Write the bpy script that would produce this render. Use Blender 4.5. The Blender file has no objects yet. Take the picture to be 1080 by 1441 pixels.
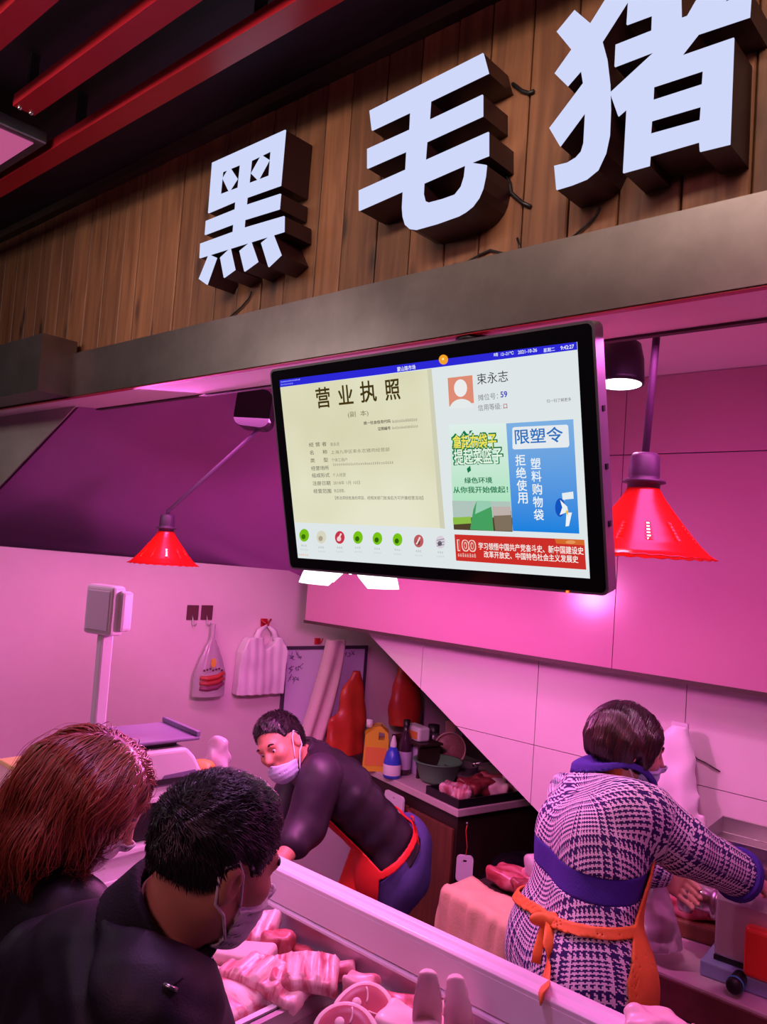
import bpy, bmesh, math, random
import numpy as np
from mathutils import Matrix, Vector
from mathutils.geometry import tessellate_polygon
SC = bpy.context.scene
COL = SC.collection
random.seed(7)
RNG = np.random.default_rng(11)
# ------------------------------------------------------------------ camera
FPX, CX, CY, CAM_Z = 1124.0, 540.0, 720.5, 2.05
_t, _p, _r = (math.radians(a) for a in (48.2, 3.1, 4.1))
F0 = np.array([-math.cos(_t), math.sin(_t), 0.0]); R0 = np.array([math.sin(_t), math.cos(_t), 0.0]); Z = np.array([0, 0, 1.0])
_F = math.cos(_p) * F0 + math.sin(_p) * Z
_U0 = -math.sin(_p) * F0 + math.cos(_p) * Z
_U = _U0 * math.cos(_r) - R0 * math.sin(_r)
_R = R0 * math.cos(_r) + _U0 * math.sin(_r)
CAM = np.array([0, 0, CAM_Z])
cam = bpy.data.cameras.new('camera'); camo = bpy.data.objects.new('camera', cam); COL.objects.link(camo)
camo.matrix_world = Matrix(((_R[0], _U[0], -_F[0], 0), (_R[1], _U[1], -_F[1], 0), (_R[2], _U[2], -_F[2], CAM_Z), (0, 0, 0, 1)))
cam.sensor_fit = 'HORIZONTAL'; cam.sensor_width = 36; cam.lens = FPX / 1080 * 36; cam.clip_start = 0.05
SC.camera = camo
# ------------------------------------------------------------------ world, colour management, lights
world = bpy.data.worlds.new('world'); SC.world = world; world.use_nodes = True
world.node_tree.nodes['Background'].inputs[0].default_value = (0.62, 0.5, 0.8, 1)
world.node_tree.nodes['Background'].inputs[1].default_value = 0.02
vs = SC.view_settings
vs.view_transform = 'Standard'; vs.look = 'None'; vs.gamma = 1; vs.exposure = 0.0; vs.use_curve_mapping = False

def lamp_light(name, kind, loc, color, power, size=0.05, aim=None, spot=None, size_y=None):
    l = bpy.data.lights.new(name, kind); l.color = color; l.energy = power
    if kind == 'AREA':
        l.size = size
        if size_y: l.shape = 'RECTANGLE'; l.size_y = size_y
    else:
        l.shadow_soft_size = size
    if spot: l.spot_size = math.radians(spot); l.spot_blend = 0.6
    o = bpy.data.objects.new(name, l); COL.objects.link(o); o.location = loc
    if aim is not None:
        o.rotation_euler = (Vector(aim) - Vector(loc)).to_track_quat('-Z', 'Y').to_euler()
    return o
PINK = (1.0, 0.165, 0.78)
# hall lamp on the sign, added fills over the aisle, and the stall's fresh-meat lamps along the counter
hl = lamp_light('hall_and_fill_light', 'AREA', (-1.2, 0.35, 3.26), (1.0, 0.82, 0.68), 8, 2.8, aim=(-1.5, 1.55, 3.02), size_y=0.12); hl.data.spread = math.radians(80)
lamp_light('hall_and_fill_light', 'AREA', (-0.6, -1.6, 3.28), (1.0, 0.36, 0.52), 16, 1.6, aim=(-1.4, 1.0, 1.4), size_y=0.5)  # added pink fill in place of bounced light, reddens the customers' backs
lamp_light('aisle_fill_spot', 'SPOT', (-1.35, 0.85, 3.26), (0.85, 0.35, 1.0), 50, 0.12, aim=(-1.2, 0.95, 0), spot=62)  # added spot, cone shaped to tint only the customers' heads purple
lamp_light('hall_and_fill_light', 'AREA', (-3.4, -0.4, 3.1), (1.0, 0.88, 0.84), 9, 0.9, aim=(-3.7, 1.6, 2.4), size_y=0.3)  # added fill to brighten the steel spandrel, no lamp known there
lamp_light('aisle_fill_spot', 'SPOT', (-2.7, 0.55, 3.24), (1.0, 0.34, 0.82), 60, 0.12, aim=(-2.3, 1.05, 1.2), spot=52)  # added pink spot to brighten the scale and the woman's hair
lamp_light('counter_light', 'AREA', (-2.35, 1.9, 2.56), PINK, 17, 0.9, aim=(-2.0, 1.5, 0), size_y=0.25)
lamp_light('counter_light', 'AREA', (-0.4, 1.78, 2.56), PINK, 9, 0.9, aim=(-0.6, 2.3, 0), size_y=0.25)

# ------------------------------------------------------------------ helpers
def ray(x, y):
    return _F + _R * (x - CX) / FPX - _U * (y - CY) / FPX
def P(x, y, X=None, Y=None, Zh=None, D=None, n=None, d=None):
    """a point of the place seen in the photograph at x, y: on a known plane or at a measured distance"""
    v = ray(x, y)
    if D is not None: return CAM + v * D
    if X is not None: n, d = (1, 0, 0), X
    if Y is not None: n, d = (0, 1, 0), Y
    if Zh is not None: n, d = (0, 0, 1), Zh
    n = np.array(n, float)
    return CAM + v * ((d - CAM @ n) / (v @ n))

def nm(v): v = np.asarray(v, float); return v / np.linalg.norm(v)

def link(name, mesh, parent=None, loc=(0, 0, 0)):
    o = bpy.data.objects.new(name, mesh); COL.objects.link(o); o.location = loc
    if parent is not None: o.parent = parent
    return o
def root_loc(o):
    v = np.zeros(3)
    while o is not None:
        v = v + np.array(o.location); o = o.parent
    return v
def thing(name, label, cat, loc=(0, 0, 0), rz=0.0, group=None):
    o = bpy.data.objects.new(name, None); COL.objects.link(o); o.location = loc; o.rotation_euler = (0, 0, rz)
    o.empty_display_size = 0.05
    o['label'] = label; o['category'] = cat
    if group: o['group'] = group
    return o
def tag(o, label, cat, group=None):
    o['label'] = label; o['category'] = cat
    if group: o['group'] = group
    return o
def copy_tree(o, parent=None):
    c = o.copy(); COL.objects.link(c)
    if parent is not None: c.parent = parent
    for ch in list(o.children): copy_tree(ch, c)
    return c

class G:
    """collects vertices and faces of one mesh"""
    def __init__(s): s.v = []; s.f = []; s.sm = []; s.mi = []
    def add(s, v, f, smooth=False, M=None, mi=0):
        b = len(s.v); v = np.asarray(v, float)
        if M is not None: v = v @ np.array(M)[:3, :3].T + np.array(M)[:3, 3]
        s.v.extend(map(tuple, v))
        for q in f: s.f.append(tuple(b + i for i in q)); s.sm.append(smooth); s.mi.append(mi)
        return s
    def box(s, lo, hi, M=None, mi=0):
        (x0, y0, z0), (x1, y1, z1) = lo, hi
        return s.add([(x0, y0, z0), (x1, y0, z0), (x1, y1, z0), (x0, y1, z0), (x0, y0, z1), (x1, y0, z1), (x1, y1, z1), (x0, y1, z1)],
                     [(0, 3, 2, 1), (4, 5, 6, 7), (0, 1, 5, 4), (1, 2, 6, 5), (2, 3, 7, 6), (3, 0, 4, 7)], False, M, mi)
    def tube(s, pts, r, n=8, smooth=True, M=None, mi=0, cap=True, flat=None):
        pts = np.asarray(pts, float); m = len(pts); rr = np.full(m, r) if np.isscalar(r) else np.asarray(r, float)
        t = np.gradient(pts, axis=0); t /= np.linalg.norm(t, axis=1)[:, None] + 1e-12
        a = np.array([0, 0, 1.0]) if abs(t[0][2]) < 0.9 else np.array([1.0, 0, 0])
        if flat is not None: a = np.asarray(flat, float)
        vs_ = []
        for i in range(m):
            u = np.cross(a, t[i]); u = u / (np.linalg.norm(u) + 1e-12); w = np.cross(t[i], u); a = w if flat is None else a
            for k in range(n):
                th = 2 * math.pi * (k + 0.5) / n
                vs_.append(pts[i] + rr[i] * (math.cos(th) * u + (0.25 if flat is not None else 1) * math.sin(th) * w))
        fs = [(i * n + k, i * n + (k + 1) % n, (i + 1) * n + (k + 1) % n, (i + 1) * n + k) for i in range(m - 1) for k in range(n)]
        if cap: fs += [tuple(range(n))[::-1], tuple((m - 1) * n + k for k in range(n))]
        return s.add(vs_, fs, smooth, M, mi)
    def lathe(s, prof, n=32, c=(0, 0, 0), smooth=True, M=None, mi=0):
        vs_ = []; m = len(prof)
        for r, z in prof:
            for k in range(n):
                th = 2 * math.pi * k / n; vs_.append((c[0] + r * math.cos(th), c[1] + r * math.sin(th), c[2] + z))
        fs = [(i * n + k, i * n + (k + 1) % n, (i + 1) * n + (k + 1) % n, (i + 1) * n + k) for i in range(m - 1) for k in range(n)]
        return s.add(vs_, fs, smooth, M, mi)
    def ball(s, c, r, n=12, M=None, mi=0):
        rx = np.full(3, r) if np.isscalar(r) else np.asarray(r)
        vs_ = []; fs = []
        for i in range(n + 1):
            a = math.pi * i / n
            for k in range(2 * n):
                th = math.pi * k / n; vs_.append((c[0] + rx[0] * math.sin(a) * math.cos(th), c[1] + rx[1] * math.sin(a) * math.sin(th), c[2] - rx[2] * math.cos(a)))
        for i in range(n):
            for k in range(2 * n):
                fs.append((i * 2 * n + k, i * 2 * n + (k + 1) % (2 * n), (i + 1) * 2 * n + (k + 1) % (2 * n), (i + 1) * 2 * n + k))
        return s.add(vs_, fs, True, M, mi)
    def prism(s, loops, o, u, w, depth, front=True, back=True, sides=True, mi=0):
        """flat outline (first loop) with holes, in the plane o + a*u + b*w, extruded by the vector depth"""
        o, u, w, depth = (np.asarray(q, float) for q in (o, u, w, depth))
        L3 = [[Vector((a, b, 0)) for a, b in lp] for lp in loops]
        tri = tessellate_polygon(L3); flat = [p for lp in loops for p in lp]
        A = [o + a * u + b * w for a, b in flat]; n = len(A)
        B = [q + depth for q in A]
        nrm = np.cross(u, w)
        fs = []
        for t in tri:
            (ax, ay), (bx, by), (cx, cy) = (flat[i] for i in t)
            if (bx - ax) * (cy - ay) - (by - ay) * (cx - ax) < 0: t = t[::-1]
            if front: fs.append(tuple(t))
            if back: fs.append(tuple(n + i for i in t[::-1]))
        if sides:
            b = 0
            for lp in loops:
                m = len(lp)
                for i in range(m): fs.append((b + i, b + (i + 1) % m, n + b + (i + 1) % m, n + b + i))
                b += m
        return s.add(A + B, fs, False, None, mi)
    def mesh(s, name, mats, off=None):
        me = bpy.data.meshes.new(name); v = np.array(s.v, float)
        if off is not None: v = v - np.asarray(off)
        me.from_pydata(v.tolist(), [], s.f)
        me.polygons.foreach_set('use_smooth', np.array(s.sm, bool))
        for m_ in (mats if isinstance(mats, (list, tuple)) else [mats]): me.materials.append(m_)
        if any(s.mi): me.polygons.foreach_set('material_index', np.array(s.mi, np.int32))
        me.update(); return me
    def obj(s, name, mats, parent=None, world=True, loc=None, bevel=0, seg=2, subd=0, kind=None):
        """world=True: vertices are in place coordinates"""
        off = root_loc(parent) if (world and parent is not None) else None
        if loc is not None: off = np.asarray(loc, float)
        o = link(name, s.mesh(name, mats, off), parent, loc if loc is not None and parent is None else (0, 0, 0))
        if bevel:
            b = o.modifiers.new('bevel', 'BEVEL'); b.width = bevel; b.segments = seg; b.limit_method = 'ANGLE'; b.angle_limit = 0.6
        if subd:
            b = o.modifiers.new('sub', 'SUBSURF'); b.levels = subd; b.render_levels = subd
        if kind: o['kind'] = kind
        return o
def boxm(lo, hi): return G().box(lo, hi)
def frame(o, x, y, z):
    return Matrix(((x[0], y[0], z[0], o[0]), (x[1], y[1], z[1], o[1]), (x[2], y[2], z[2], o[2]), (0, 0, 0, 1)))

# ------------------------------------------------------------------ materials
def mat(name, col, rough=0.5, metal=0.0, spec=0.5, noise=0.0, scale=12.0, col2=None, bump=0.0, bscale=60.0, emit=None, es=1.0, sss=0.0, trans=0.0, coat=0.0, aniso=None):
    m = bpy.data.materials.new(name); m.use_nodes = True; nt = m.node_tree; b = nt.nodes['Principled BSDF']
    b.inputs['Base Color'].default_value = (*col, 1); b.inputs['Roughness'].default_value = rough; b.inputs['Metallic'].default_value = metal
    b.inputs['Specular IOR Level'].default_value = spec
    if coat: b.inputs['Coat Weight'].default_value = coat; b.inputs['Coat Roughness'].default_value = 0.12
    if sss: b.inputs['Subsurface Weight'].default_value = sss; b.inputs['Subsurface Radius'].default_value = (0.012, 0.005, 0.003)
    if trans: b.inputs['Transmission Weight'].default_value = trans
    if emit: b.inputs['Emission Color'].default_value = (*emit, 1); b.inputs['Emission Strength'].default_value = es
    tc = nt.nodes.new('ShaderNodeTexCoord')
    mp = nt.nodes.new('ShaderNodeMapping'); nt.links.new(tc.outputs['Object'], mp.inputs[0])
    if aniso: mp.inputs['Scale'].default_value = aniso
    if noise or col2:
        n = nt.nodes.new('ShaderNodeTexNoise'); n.inputs['Scale'].default_value = scale; n.inputs['Detail'].default_value = 6; n.inputs['Roughness'].default_value = 0.65
        nt.links.new(mp.outputs[0], n.inputs['Vector'])
        r = nt.nodes.new('ShaderNodeValToRGB'); c2 = col2 if col2 else tuple(c * (1 - noise) for c in col)
        r.color_ramp.elements[0].position = 0.35; r.color_ramp.elements[1].position = 0.68
        r.color_ramp.elements[0].color = (*c2, 1); r.color_ramp.elements[1].color = (*col, 1)
        nt.links.new(n.outputs['Fac'], r.inputs[0]); nt.links.new(r.outputs[0], b.inputs['Base Color'])
    if bump:
        n2 = nt.nodes.new('ShaderNodeTexNoise'); n2.inputs['Scale'].default_value = bscale; n2.inputs['Detail'].default_value = 5
        nt.links.new(mp.outputs[0], n2.inputs['Vector'])
        bp = nt.nodes.new('ShaderNodeBump'); bp.inputs['Strength'].default_value = bump; bp.inputs['Distance'].default_value = 0.004
        nt.links.new(n2.outputs['Fac'], bp.inputs['Height']); nt.links.new(bp.outputs[0], b.inputs['Normal'])
    return m
def emis(name, col, s=1.0):
    m = bpy.data.materials.new(name); m.use_nodes = True; nt = m.node_tree; nt.nodes.clear()
    e = nt.nodes.new('ShaderNodeEmission'); o = nt.nodes.new('ShaderNodeOutputMaterial')
    e.inputs[0].default_value = (*col, 1); e.inputs[1].default_value = s; nt.links.new(e.outputs[0], o.inputs[0]); return m
def N(nt, t, **kw):
    n = nt.nodes.new(t)
    for k, v in kw.items(): setattr(n, k, v)
    return n
def srgb(r, g, b):
    return tuple(((c / 255) / 12.92 if c / 255 < 0.04045 else (((c / 255) + 0.055) / 1.055) ** 2.4) for c in (r, g, b))
M = {}
M['plaster'] = mat('plaster', (0.82, 0.72, 0.72), 0.55, noise=0.06, scale=3, bump=0.08, bscale=9)
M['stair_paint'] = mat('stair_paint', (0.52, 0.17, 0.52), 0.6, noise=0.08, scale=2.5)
M['tile'] = mat('tile', (0.74, 0.66, 0.66), 0.22, noise=0.05, scale=3)
M['gloss_panel'] = mat('gloss_panel', (0.52, 0.23, 0.34), 0.2, noise=0.06, scale=1.5)
M['grout'] = mat('grout', (0.25, 0.2, 0.22), 0.9)
M['soffit'] = mat('soffit', (0.92, 0.72, 0.80), 0.45)
M['spandrel'] = mat('spandrel', (0.58, 0.50, 0.48), 0.4, metal=0.3, noise=0.2, scale=3)
M['steel'] = mat('steel', (0.60, 0.57, 0.58), 0.3, metal=1.0, noise=0.12, scale=5, bump=0.05, bscale=30)
M['steel_dark'] = mat('steel_dark', (0.34, 0.32, 0.33), 0.35, metal=0.85, noise=0.3, scale=7)
M['steel_brushed'] = mat('steel_brushed', (0.28, 0.23, 0.22), 0.36, metal=0.9, noise=0.28, scale=5, bump=0.05, bscale=40)
M['ceiling_black'] = mat('ceiling_black', (0.018, 0.012, 0.02), 0.7)
M['red_gloss'] = mat('red_gloss', (0.50, 0.015, 0.03), 0.28, noise=0.15, scale=4)
M['black'] = mat('black', (0.012, 0.011, 0.013), 0.4)
M['black_matte'] = mat('black_matte', (0.015, 0.012, 0.015), 0.75)
M['floor'] = mat('floor', (0.16, 0.11, 0.10), 0.35, noise=0.35, scale=3)
M['brown_trim'] = mat('brown_trim', (0.06, 0.035, 0.028), 0.6, noise=0.3, scale=4)
def wood_mat(name, c1, c2, c3, gs=1.0):
    m = bpy.data.materials.new(name); m.use_nodes = True; nt = m.node_tree; b = nt.nodes['Principled BSDF']
    tc = N(nt, 'ShaderNodeTexCoord'); oi = N(nt, 'ShaderNodeObjectInfo'); ad = N(nt, 'ShaderNodeVectorMath', operation='ADD'); ml = N(nt, 'ShaderNodeMath', operation='MULTIPLY'); ml.inputs[1].default_value = 37
    nt.links.new(oi.outputs['Random'], ml.inputs[0]); nt.links.new(tc.outputs['Object'], ad.inputs[0]); nt.links.new(ml.outputs[0], ad.inputs[1])
    mp = N(nt, 'ShaderNodeMapping'); mp.inputs['Scale'].default_value = (22 * gs, 22 * gs, 1.6 * gs); nt.links.new(ad.outputs[0], mp.inputs[0])
    n = N(nt, 'ShaderNodeTexNoise'); n.inputs['Scale'].default_value = 1.6; n.inputs['Detail'].default_value = 7; n.inputs['Distortion'].default_value = 0.7; nt.links.new(mp.outputs[0], n.inputs[0])
    r = N(nt, 'ShaderNodeValToRGB'); e = r.color_ramp.elements; e[0].position = 0.3; e[0].color = (*c2, 1); e[1].position = 0.7; e[1].color = (*c1, 1); nt.links.new(n.outputs['Fac'], r.inputs[0])
    mp2 = N(nt, 'ShaderNodeMapping'); mp2.inputs['Scale'].default_value = (9, 9, 3.2); nt.links.new(ad.outputs[0], mp2.inputs[0])
    v = N(nt, 'ShaderNodeTexVoronoi'); v.inputs['Scale'].default_value = 1.0; nt.links.new(mp2.outputs[0], v.inputs[0])
    r2 = N(nt, 'ShaderNodeValToRGB'); e = r2.color_ramp.elements; e[0].position = 0.06; e[0].color = (1, 1, 1, 1); e[1].position = 0.2; e[1].color = (0, 0, 0, 1); nt.links.new(v.outputs['Distance'], r2.inputs[0])
    mx = N(nt, 'ShaderNodeMix', data_type='RGBA'); nt.links.new(r2.outputs[0], mx.inputs['Factor']); nt.links.new(r.outputs[0], mx.inputs['A']); mx.inputs['B'].default_value = (*c3, 1)
    hv = N(nt, 'ShaderNodeHueSaturation'); mr = N(nt, 'ShaderNodeMapRange'); mr.inputs['To Min'].default_value = 0.7; mr.inputs['To Max'].default_value = 1.25
    nt.links.new(oi.outputs['Random'], mr.inputs['Value']); nt.links.new(mr.outputs[0], hv.inputs['Value']); nt.links.new(mx.outputs['Result'], hv.inputs['Color']); nt.links.new(hv.outputs[0], b.inputs['Base Color'])
    b.inputs['Roughness'].default_value = 0.55
    bp = N(nt, 'ShaderNodeBump'); bp.inputs['Strength'].default_value = 0.2; bp.inputs['Distance'].default_value = 0.003; nt.links.new(n.outputs['Fac'], bp.inputs['Height']); nt.links.new(bp.outputs[0], b.inputs['Normal'])
    return m
M['wood'] = wood_mat('wood', (0.26, 0.105, 0.045), (0.13, 0.046, 0.02), (0.045, 0.016, 0.008))
M['wood_cabinet'] = wood_mat('wood_cabinet', (0.22, 0.07, 0.03), (0.13, 0.04, 0.018), (0.08, 0.025, 0.012))
# ------------------------------------------------------------------ the setting
def struct(o): o['kind'] = 'structure'; return o
YF, YB, ZS, ZT = 1.50, 1.69, 2.59, 2.765          # fascia front and back, underside, top
YW, YBULK, YTILE, ZC = 1.55, 2.75, 2.90, 2.765     # sign boards, bulkhead face, tiled wall face, stall ceiling
WA = math.radians(12); WN = (math.cos(WA), -math.sin(WA), 0.0); WD = float(np.dot(WN, (-3.41, 2.5, 0)))
WDIR = np.array([math.sin(WA), math.cos(WA), 0])   # along the left wall, away from the aisle
def on_wall(y, z, out=0.0):
    """point on the left wall at depth y and height z"""
    p0 = np.array([-3.41, 2.5, 0]); t = (y - 2.5) / WDIR[1]; q = p0 + WDIR * t + np.array(WN) * out; q[2] = z; return q
struct(boxm((-6, -2.5, -0.1), (1.6, 5.2, 0)).obj('floor', M['floor']))
struct(boxm((-6, -2.5, 3.46), (1.6, 1.62, 3.56)).obj('ceiling', M['ceiling_black']))
# left wall with its thickness, up to the stairs' underside
off = -np.array(WN) * 0.12
def wall_piece(name, ya, yb, za0, zb0, za1, zb1):
    a, b = on_wall(ya, 0), on_wall(yb, 0)
    lo = [a + Z * za0, b + Z * zb0]; hi = [a + Z * za1, b + Z * zb1]
    c = [lo[0], lo[1], lo[1] + off, lo[0] + off, hi[0], hi[1], hi[1] + off, hi[0] + off]
    return struct(G().add(c, [(0, 3, 2, 1), (4, 5, 6, 7), (0, 1, 5, 4), (1, 2, 6, 5), (2, 3, 7, 6), (3, 0, 4, 7)]).obj(name, M['plaster']))
zw = lambda y: 1.968 + (1.929 - 1.968) * (y - 1.521) / (2.96 - 1.521)
wall_piece('wall_left', 0.9, 3.1, 0, 0, zw(0.9), zw(3.1))
wall_piece('wall_left_rear', 3.1, 4.4, 0, 0, 2.765, 2.765)
# back of the recess under the stairs
struct(boxm((-3.6, 4.3, 0), (0.4, 4.4, 2.8)).obj('wall_recess', mat('recess_shade', (0.10, 0.07, 0.08), 0.8)))  # shade of the unlit recess is put into the wall colour
struct(boxm((-4.4, YB, ZC), (1.4, 4.4, ZC + 0.08)).obj('ceiling_stall', M['soffit']))
struct(boxm((1.2, 1.75, 0), (1.3, 4.4, 2.8)).obj('wall_right', M['plaster']))
# sloping underside of the stairs above the left wall
sa, sb = P(0, 690, Y=YB - 0.06), P(135, 548, Y=YB - 0.06)
sdir = sb - sa
e0 = sa - sdir * 0.35; e1 = sb + sdir * 0.15
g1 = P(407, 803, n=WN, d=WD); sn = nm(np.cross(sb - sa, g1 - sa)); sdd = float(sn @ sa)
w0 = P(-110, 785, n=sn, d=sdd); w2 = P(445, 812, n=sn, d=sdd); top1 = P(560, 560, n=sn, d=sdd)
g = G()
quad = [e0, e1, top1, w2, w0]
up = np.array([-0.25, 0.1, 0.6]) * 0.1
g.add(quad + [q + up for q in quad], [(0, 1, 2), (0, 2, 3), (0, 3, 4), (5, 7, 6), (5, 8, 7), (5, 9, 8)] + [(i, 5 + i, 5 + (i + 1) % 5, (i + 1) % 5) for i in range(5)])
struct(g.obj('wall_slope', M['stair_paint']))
# steel spandrel below the beam at the left
g = G(); yq = YB - 0.07
pts = [(-4.6, e1[2] + 0.01), (e1[0], e1[2] + 0.01), (e1[0], e1[2]), (sa[0], sa[2]), (e0[0], e0[2]), (e0[0] - 0.2, 1.9), (-4.6, 1.9)]
g.prism([pts[::-1]], (0, yq - 0.008, 0), (1, 0, 0), (0, 0, 1), (0, 0.006, 0))
struct(g.obj('trim_1', M['spandrel']))
# fascia beam: brushed metal front, painted underside
struct(boxm((-3.06, YF, ZS), (1.4, YF + 0.012, ZT)).obj('trim_2', M['steel_brushed']))
struct(boxm((-4.6, YF - 0.13, ZS), (-3.06, YF + 0.012, ZT + 0.05)).obj('trim_3', M['steel_brushed']))
struct(boxm((-4.6, YF + 0.012, ZS - 0.004), (1.4, YB, ZT)).obj('trim_4', M['soffit']))
struct(boxm((-4.6, YF - 0.002, ZS - 0.006), (1.4, YF + 0.016, ZS - 0.004)).obj('trim_5', M['red_gloss']))
struct(boxm((-4.6, YB - 0.006, ZS - 0.01), (1.4, YB + 0.012, ZS + 0.03)).obj('trim_6', M['brown_trim']))
# sign wall of vertical boards
wf = struct(boxm((-5.2, YW + 0.012, ZT), (1.4, YB, 3.46)).obj('wall_front', M['black_matte']))
x = -5.15; i = 0
while x < 1.3:
    w = random.choice((0.105, 0.12, 0.135)); dz = random.uniform(-0.004, 0.004)
    g = G().box((-w / 2 + 0.002, -0.011 + dz * 0.5, 0), (w / 2 - 0.002, 0.012, 0.67))
    o = g.obj('plank', M['wood'], wf, world=False); o.location = (x + w / 2, YW, ZT + 0.002)
    bv = o.modifiers.new('bevel', 'BEVEL'); bv.width = 0.003; bv.segments = 1
    x += w; i += 1
struct(boxm((-5.2, YW - 0.045, 3.425), (1.4, YW + 0.02, 3.46)).obj('trim_7', M['brown_trim']))
# red ceiling slats
for k, (yb, x0) in enumerate(((1.125, -5.2), (0.93, -2.42), (0.725, -5.2), (0.53, -5.2), (0.33, -5.2))):
    o = struct(boxm((x0, yb, 3.30), (1.2, yb + 0.065, 3.335)).obj('trim_%d' % (8 + k), M['red_gloss']))
    g = G()
    for q in np.arange(x0 + 0.03, 1.2, 0.9): g.box((q, yb + 0.02, 3.335), (q + 0.02, yb + 0.045, 3.46))
    h = g.obj('hanger', M['black'], o); h['label'] = 'black hangers fixing the slat to the ceiling'
    if k == 1:
        for q in (0.016, 0.05):
            G().ball((x0 + 0.012, yb + q, 3.298), 0.007, 6).obj('bolt', M['steel'], o)
t = thing('ceiling_light', 'flat pink-lit panel lamp in a dark frame on the hall ceiling', 'ceiling light', (-2.9, 0.77, 3.34))
G().box((-3.24, 0.42, 3.30), (-2.56, 1.10, 3.34)).obj('frame', M['steel_dark'], t, bevel=0.004)
G().box((-3.215, 0.445, 3.297), (-2.59, 1.07, 3.302)).obj('diffuser', emis('panel_glow', (0.85, 0.16, 0.42), 0.55), t)
G().box((-2.93, 0.74, 3.34), (-2.87, 0.80, 3.46)).obj('stem', M['black'], t)

# bulkhead above the tiled wall: two rows of glossy panels
bh = struct(boxm((-2.93, YBULK + 0.012, 1.70), (1.2, YTILE + 0.1, ZC)).obj('wall_bulkhead', M['grout']))
xl = -2.93
for (z0, z1) in ((1.702, 2.478), (2.482, ZC - 0.002)):
    for (x0, x1) in ((xl, -1.30), (-1.297, 0.0), (0.003, 1.2)):
        G().box((x0, YBULK, z0), (x1, YBULK + 0.012, z1)).obj('panel', M['gloss_panel'], bh)
bh.scale = (1, 1, 1)
g = G().box((xl - 0.004, YBULK - 0.006, 1.688), (1.2, YBULK + 0.01, 1.702)); struct(g.obj('trim_20', M['brown_trim']))
# tiled wall cut along the stair slope
def clip_poly(poly, n, d):
    out = []
    for i in range(len(poly)):
        A, B = np.array(poly[i]), np.array(poly[(i + 1) % len(poly)]); da, db = A @ n - d, B @ n - d
        if da >= 0: out.append(tuple(A))
        if da * db < 0: out.append(tuple(A + (B - A) * da / (da - db)))
    return out
pA = P(515, 888, Y=YTILE); pB = P(762, 1147, Y=YTILE)
dl = np.array([pB[0] - pA[0], pB[2] - pA[2]]); dn = nm((-dl[1], dl[0])); dd = float(dn @ np.array([pA[0], pA[2]]))
full = clip_poly([(-2.95, 0.0), (1.2, 0.0), (1.2, 1.75), (-2.95, 1.75)], dn, dd)
g = G().prism([full], (0, YTILE + 0.012, 0), (1, 0, 0), (0, 0, 1), (0, 0.06, 0)); tw = struct(g.obj('wall_back', M['grout']))
for ix in range(-3, 6):
    for iz in range(-3, 2):
        x0, z0 = -1.685 + ix * 0.605, 1.327 + iz * 0.605
        pl = [(x0 + 0.0015, z0 + 0.0015), (x0 + 0.6035, z0 + 0.0015), (x0 + 0.6035, z0 + 0.6035), (x0 + 0.0015, z0 + 0.6035)]
        for (n_, d_) in ((dn, dd), (np.array([0, -1.0]), -1.75), (np.array([0, 1.0]), 0.0), (np.array([-1.0, 0]), -1.2)):
            if pl: pl = clip_poly(pl, n_, d_)
        if len(pl) >= 3: G().prism([pl], (0, YTILE, 0), (1, 0, 0), (0, 0, 1), (0, 0.012, 0)).obj('tile', M['tile'], tw)
# dark raking soffit of the stairs behind the tiled wall
g = G(); q0 = np.array([pA[0] - 0.35 * dl[0], 0, pA[2] - 0.35 * dl[1]]); q1 = np.array([pA[0] + 1.75 * dl[0], 0, pA[2] + 1.75 * dl[1]])
sq = [q0 + (0, YTILE + 0.075, 0), q1 + (0, YTILE + 0.075, 0), q1 + (0, 4.3, 0), q0 + (0, 4.3, 0)]
g.add(sq + [p_ + Z * 0.08 for p_ in sq], [(0, 1, 2, 3), (4, 7, 6, 5), (0, 4, 5, 1), (1, 5, 6, 2), (2, 6, 7, 3), (3, 7, 4, 0)])
struct(g.obj('wall_stair_soffit', M['black_matte']))

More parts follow.
